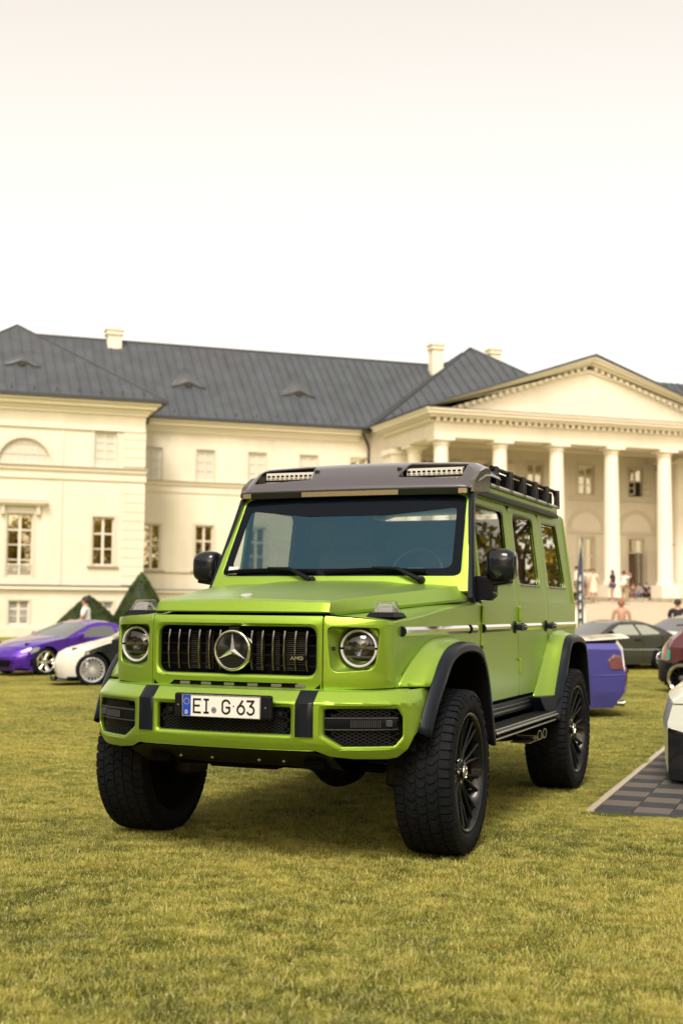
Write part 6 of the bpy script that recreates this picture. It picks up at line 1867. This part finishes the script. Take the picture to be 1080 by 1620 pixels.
def person(label, loc, az, H, shirt, lower, hair, pose='stand', group=None, cat='person', bare=False, female=False, lower_kind='shorts', arms=None, scale_f=1):
    t = empty('person', loc, -az, label, cat, group); k = H / 1.75; t.scale = (k, k, k)
    sit = pose == 'sit'
    pz = .93 if not sit else .16
    dz = pz - .93
    sh = .17 if female else .19
    J = [(0, 0, pz), (0, .0, 1.10 + dz), (0, .01, 1.30 + dz), (0, 0, 1.45 + dz), (0, .01, 1.53 + dz), (0, .02, 1.62 + dz), (0, .01, 1.70 + dz)]
    if sit: J = [(x, y + (z - pz) * .18, z) for x, y, z in J]
    rad = [.125, .115, .125, .075, .05, .082, .07]
    E_ = [(0, 1), (1, 2), (2, 3), (3, 4), (4, 5), (5, 6)]
    n = len(J); J.append((0, J[5][1] + .095, J[5][2] - .01)); rad.append(.014); E_.append((5, n))    # nose
    armd = arms or {}
    hands = {}
    for s in (1, -1):
        base = len(J); ch = J[3]
        A = armd.get(s) or [(.24, -.02, 1.16), (.25, .06, .92), (.25, .09, .84)]
        if sit and not armd: A = [(.24, .14, 1.16), (.12, .40, 1.05), (.08, .45, 1.08)]
        pts = [(s * sh, ch[1], 1.42 + dz)] + [(s * a, b + (.08 if sit else 0), c + dz) for a, b, c in A]
        J += pts; rad += [.06, .042, .028, .034]
        E_ += [(3, base), (base, base + 1), (base + 1, base + 2), (base + 2, base + 3)]
        hd = Vector(pts[3]) - Vector(pts[2]); hd.normalize(); side = Vector((0, 1, 0)).cross(hd).normalized() if abs(hd.y) < .9 else Vector((1, 0, 0)); lat = hd.cross(side)
        for fi in range(5):
            b2 = len(J); off = lat * ((fi - 1.6) * .02) if fi < 4 else lat * -.05 + hd * -.02
            ln = [.055, .065, .06, .048, .03][fi]
            q = Vector(pts[3]) + off + hd * .03; q2 = q + hd * ln + side * .015
            J += [tuple(q), tuple(q2)]; rad += [.010, .008]; E_ += [(base + 3, b2), (b2, b2 + 1)]
        hands[s] = pts
    legs = {}
    for s in (1, -1):
        base = len(J)
        if sit: pts = [(s * .10, .02, pz), (s * .15, .40, pz + .20), (s * .13, .48, -.22), (s * .13, .60, -.26)]
        else: pts = [(s * .09, 0, .90), (s * .10, .02 + (.05 if s > 0 else 0), .50), (s * .105, -.02 + (.06 if s > 0 else 0), .09), (s * .11, .12 + (.06 if s > 0 else 0), .035)]
        J += pts; rad += [.09, .058, .036, .030]; E_ += [(0, base), (base, base + 1), (base + 1, base + 2), (base + 2, base + 3)]; legs[s] = pts
    skin_obj('body', J, E_, rad, skin_m, t)
    # head cap of hair
    hc = Vector(J[5]); mb = MB()
    n1, n2 = 14, 8; rings = []
    for i in range(n2):
        th = PI * .62 * i / (n2 - 1); rings.append([hc + Vector((.094 * math.sin(th) * math.cos(a), -.012 + .108 * math.sin(th) * math.sin(a) - .02 * (i / n2), .018 + .112 * math.cos(th) + (.05 if math.sin(a) > .5 and i > 4 else 0))) for a in [2 * PI * q / n1 for q in range(n1)]])
    mb.loft(rings, cap=False)
    if hair is not None:
        hm = mat('hair_%d' % int(hair[0] * 1000), hair, .6); mb.build('hair', hm, t)
        if female: MB().loft([[hc + Vector((w * math.cos(a), -.07 + .04 * math.sin(a), z)) for a in [2 * PI * q / 10 for q in range(10)]] for z, w in ((.06, .07), (-.05, .09), (-.18, .09), (-.30, .06))]).build('long_hair', hm, t)
    for s in (1, -1): MB().tube([hc + Vector((s * .085, 0, -.02)), hc + Vector((s * .098, -.01, .01))], .014, 6).build('ear', skin_m, t)
    for s in (1, -1): MB().tube([hc + Vector((s * .03, .082, .012)), hc + Vector((s * .045, .078, .012))], .007, 6).build('eye', deep, t)
    MB().tube([hc + Vector((-.022, .082, -.052)), hc + Vector((.022, .082, -.052))], .005, 6).build('mouth', mat('lips', (.30, .10, .09), .5), t)
    if shirt is not None:
        V = [tuple(J[0]), tuple(J[1]), tuple(J[2]), (0, J[3][1], J[3][2] - .01)]; rr_ = [.148, .132, .142, .085]; ed = [(0, 1), (1, 2), (2, 3)]
        for s in (1, -1):
            p = [Vector(q) for q in hands[s]]; b_ = len(V); V += [tuple(p[0]), tuple(p[0].lerp(p[1], .75))]; rr_ += [.074, .062]; ed += [(3, b_), (b_, b_ + 1)]
        skin_obj('shirt', V, ed, rr_, shirt, t)
    if lower is not None:
        if lower_kind == 'dress':
            rings = [[Vector((w * math.cos(a), w * .8 * math.sin(a), z)) for a in [2 * PI * q / 16 for q in range(16)]] for z, w in ((1.1, .155), (.9, .185), (.7, .21), (.55, .23))]
            MB().loft(rings, cap=False).build('skirt', lower, t)
        else:
            f = {'shorts': .85, 'short_shorts': .45, 'trousers': 1.9}[lower_kind]
            V = [tuple(Vector(J[0]) + Vector((0, 0, .03)))]; rr_ = [.150]; ed = []
            for s in (1, -1):
                p = [Vector(q) for q in legs[s]]; b_ = len(V)
                if f <= 1: V += [tuple(p[0]), tuple(p[0].lerp(p[1], f))]; rr_ += [.108, .088]; ed += [(0, b_), (b_, b_ + 1)]
                else: V += [tuple(p[0]), tuple(p[1]), tuple(p[1].lerp(p[2], .92))]; rr_ += [.108, .076, .060]; ed += [(0, b_), (b_, b_ + 1), (b_ + 1, b_ + 2)]
            skin_obj('trousers' if f > 1 else 'shorts', V, ed, rr_, lower, t)
    for s in (1, -1):
        p = [Vector(q) for q in legs[s]]
        MB().tube([p[2] + Vector((0, -.05, -.04)), p[2].lerp(p[3], .5) + Vector((0, 0, -.02)), p[3] + Vector((0, .05, 0))], [.045, .048, .035], 8).build('shoe', mat('white_shoe', (.5, .5, .48), .6), t)
    return t
cotton = mat('white_cotton', (.70, .69, .66), .85); cream_c = mat('cream_linen', (.62, .55, .42), .85); denim = mat('blue_denim', (.06, .11, .22), .85)
khaki = mat('khaki_cloth', (.32, .24, .15), .85); navy_c = mat('navy_cloth', (.015, .02, .04), .85); black_c = mat('black_cloth', (.012, .012, .014), .85); brown_c = mat('brown_check_cloth', (.16, .10, .08), .85)
dkh, brh = (.015, .012, .010), (.10, .055, .03)
def at_px(x, y, dist):
    d_ = fw + rt * ((x - 540) / 2009.15) - up * ((y - 810) / 2009.15)
    return CAM + d_ * dist
left_az = R(-112)
def on_ground(x, yhead, dist, H):
    p = at_px(x, yhead, dist); return (p.x, p.y, p.z - H)
p = at_px(137, 944, 34)
person('bearded man in a white t-shirt turned sideways, standing behind the purple coupe', (p.x, p.y, ground_z(p.x, p.y)), R(-110), p.z - ground_z(p.x, p.y) + .02, cotton, khaki, dkh, arms={1: [(.25, .05, 1.18), (.17, .28, 1.12), (.13, .36, 1.14)], -1: [(.25, .05, 1.18), (.17, .27, 1.10), (.12, .34, 1.12)]})
def terrace_person(x, ytop, yfeet, label, az, shirt, lower, hair, **k):
    dist = 1.0
    # people stand on the terrace edge; distance follows from its depth
    d_ = fw + rt * ((x - 540) / 2009.15) - up * ((ytop - 810) / 2009.15)
    w_ = k.pop('w', 44.9); wt = CB[1] + KS * (w_ - CB[1])
    t_ = (wt - CAM.dot(WW)) / d_.dot(WW)
    q = CAM + d_ * t_; zt = k.pop('z', 1.965)
    if w_ < 44.6: zt = (w_ - 30) / 14.6 * 1.80
    zf = CB[2] + KS * (zt - CB[2])
    H = (k.pop('H', 0)) or max(1.2, q.z - zf)
    return person(label, (q.x, q.y, zf + k.pop('dz', 0)), az, H, shirt, lower, hair, **k)
terrace_person(911.5, 895, 945, 'dark-haired man in white t-shirt, seen from the side behind the feather flag', R(60), cotton, khaki, dkh, w=44.3, arms={1: [(.25, .05, 1.18), (.2, .3, 1.15), (.15, .36, 1.2)]})
terrace_person(918.5, 898, 945, 'person in white top and blue denim shorts just left of the feather flag', R(150), cotton, denim, dkh, w=44.9)
terrace_person(938, 899, 953, 'woman in long cream dress with bare legs, right of the feather flag', R(170), cream_c, cream_c, brh, w=43.6, lower_kind='dress', female=True)
terrace_person(931, 900, 950, 'person in white shirt half hidden behind the woman in the cream dress', R(190), cotton, khaki, dkh, w=45.2)
terrace_person(968, 901, 949, 'long-haired woman in navy top and short blue denim shorts', R(-70), navy_c, denim, brh, w=44.0, female=True, lower_kind='short_shorts')
terrace_person(986, 903, 956, 'man in white shirt and khaki trousers raising a camera', R(30), cotton, khaki, dkh, w=43.2, lower_kind='trousers', arms={1: [(.34, .12, 1.40), (.20, .30, 1.55), (.14, .32, 1.60)], -1: [(.30, .12, 1.36), (.18, .30, 1.52), (.10, .32, 1.58)]})
terrace_person(925, 901, 948, 'person in pale blue shirt standing between the flag and the white shirts', R(120), mat('pale_blue_cloth', (.35, .45, .55), .85), denim, brh, w=45.4)
terrace_person(1010, 914, 940, 'seated person in grey top next to the one in checked clothes', R(190), mat('grey_cloth', (.25, .25, .25), .85), denim, dkh, pose='sit', H=1.5, w=44.8, lower_kind='trousers')
terrace_person(1000, 915, 940, 'seated person in brown checked clothes on the terrace edge', R(165), brown_c, brown_c, brh, pose='sit', H=1.5, w=44.7, lower_kind='trousers')
terrace_person(1021, 909, 940, 'seated person in dark blue shirt and black trousers with white shoes', R(160), navy_c, black_c, dkh, pose='sit', H=1.62, w=44.7, lower_kind='trousers')
for x, y, lab, sh_, m_ in ((982, 948, 'shirtless sunburnt man seen from behind, left of the man in black', None, None), (1071, 947, 'man in black t-shirt seen from behind at the right edge', black_c, None)):
    q = at_px(x, y, 37.5); g_ = ground_z(q.x, q.y)
    person(lab, (q.x, q.y, g_), R(-10), q.z - g_, sh_, khaki, (.28, .09, .06) if sh_ is None else dkh, arms={1: [(.235, .0, 1.16), (.22, .12, .98), (.20, .18, .96)], -1: [(.235, .0, 1.16), (.22, .12, .98), (.20, .18, .96)]})

# feather flag
q0 = at_px(922, 965, 41); fx, fy = q0.x, q0.y; gz = ground_z(fx, fy)
ff = empty('feather_flag', (fx, fy, gz), 0, 'narrow navy feather flag with white lettering marks on a pole', 'flag')
tpz = at_px(916, 850, 41).z - gz
MB().tube([(0, 0, 0), (0, 0, tpz * .8), (-.03, 0, tpz * .93), (-.10, 0, tpz)], .018, 8).build('flag_pole', alu, ff)
rings = []
for i in range(16):
    t = i / 15; z = .85 + (tpz - .85) * t
    wv = .03 * math.sin(t * 9)
    rings.append([Vector((-.02 - .16 * (1 - t ** 4) * 1 + wv * .3 - .02, wv, z)), Vector((-.06, wv * .5, z)), Vector((0, 0, z))])
MB().loft(rings, closed=False).build('flag_cloth', mat('flag_navy', (.03, .045, .075), .7), ff)
for i in range(6):
    z = 1.0 + i * .30; MB().box((-.13, -.022, z), (-.06, -.018, z + .12)).box((-.10, -.024, z + .12), (-.07, -.020, z + .2)).build('flag_marking', mat('flag_white', (.6, .6, .58), .7), ff, smooth=False)
# white railing and lantern by the right-hand columns
rlg = empty('white_railing', (0, 0, 0), 0, 'short white baluster railing at the foot of the rightmost column', 'railing')
for k in range(9): MB(B).box((34.15 + k * .2, 46.5, 2.0), (34.22 + k * .2, 46.57, 2.9)).build('baluster', trim, rlg, smooth=False)
MB(B).box((34.1, 46.46, 2.9), (36.0, 46.61, 2.98)).build('hand_rail', trim, rlg, smooth=False)
lt = empty('lantern', (0, 0, 0), 0, 'dark hanging lantern beside the rightmost portico column', 'lantern')
lc = B((34.35, 47.5, 4.55))
for nm, pr, m_ in (('lantern_roof', [(.34, .02), (.30, .12), (.12, .26), (.10, .10)], roof_dk), ('lantern_glass', [(.10, .17), (-.22, .11)], grey_glass), ('lantern_base', [(-.22, .12), (-.30, .03)], roof_dk)):
    MB().lathe(pr, lc, 'z', 8).build(nm, m_, lt, smooth=False)
MB().tube([lc + Vector((0, 0, .34)), lc + Vector((0, 0, .6)), lc + WW * 1.0 + Vector((0, 0, .6))], .03, 6).build('lantern_bracket', roof_dk, lt)
# shrub on the pedestal wall
sb = empty('potted_shrub', B((22.9, 37.1, 1.74)), 0, 'small green shrub on the pale stair wall, left of the flag', 'shrub')
o = bpy.data.objects.new('foliage', leaves_mesh('shrub', [((-.3, 0, .15), .22), ((.1, 0, .18), .25), ((.4, 0, .12), .2)], 260, .05, 4, yewm)); COL.objects.link(o); o.parent = sb
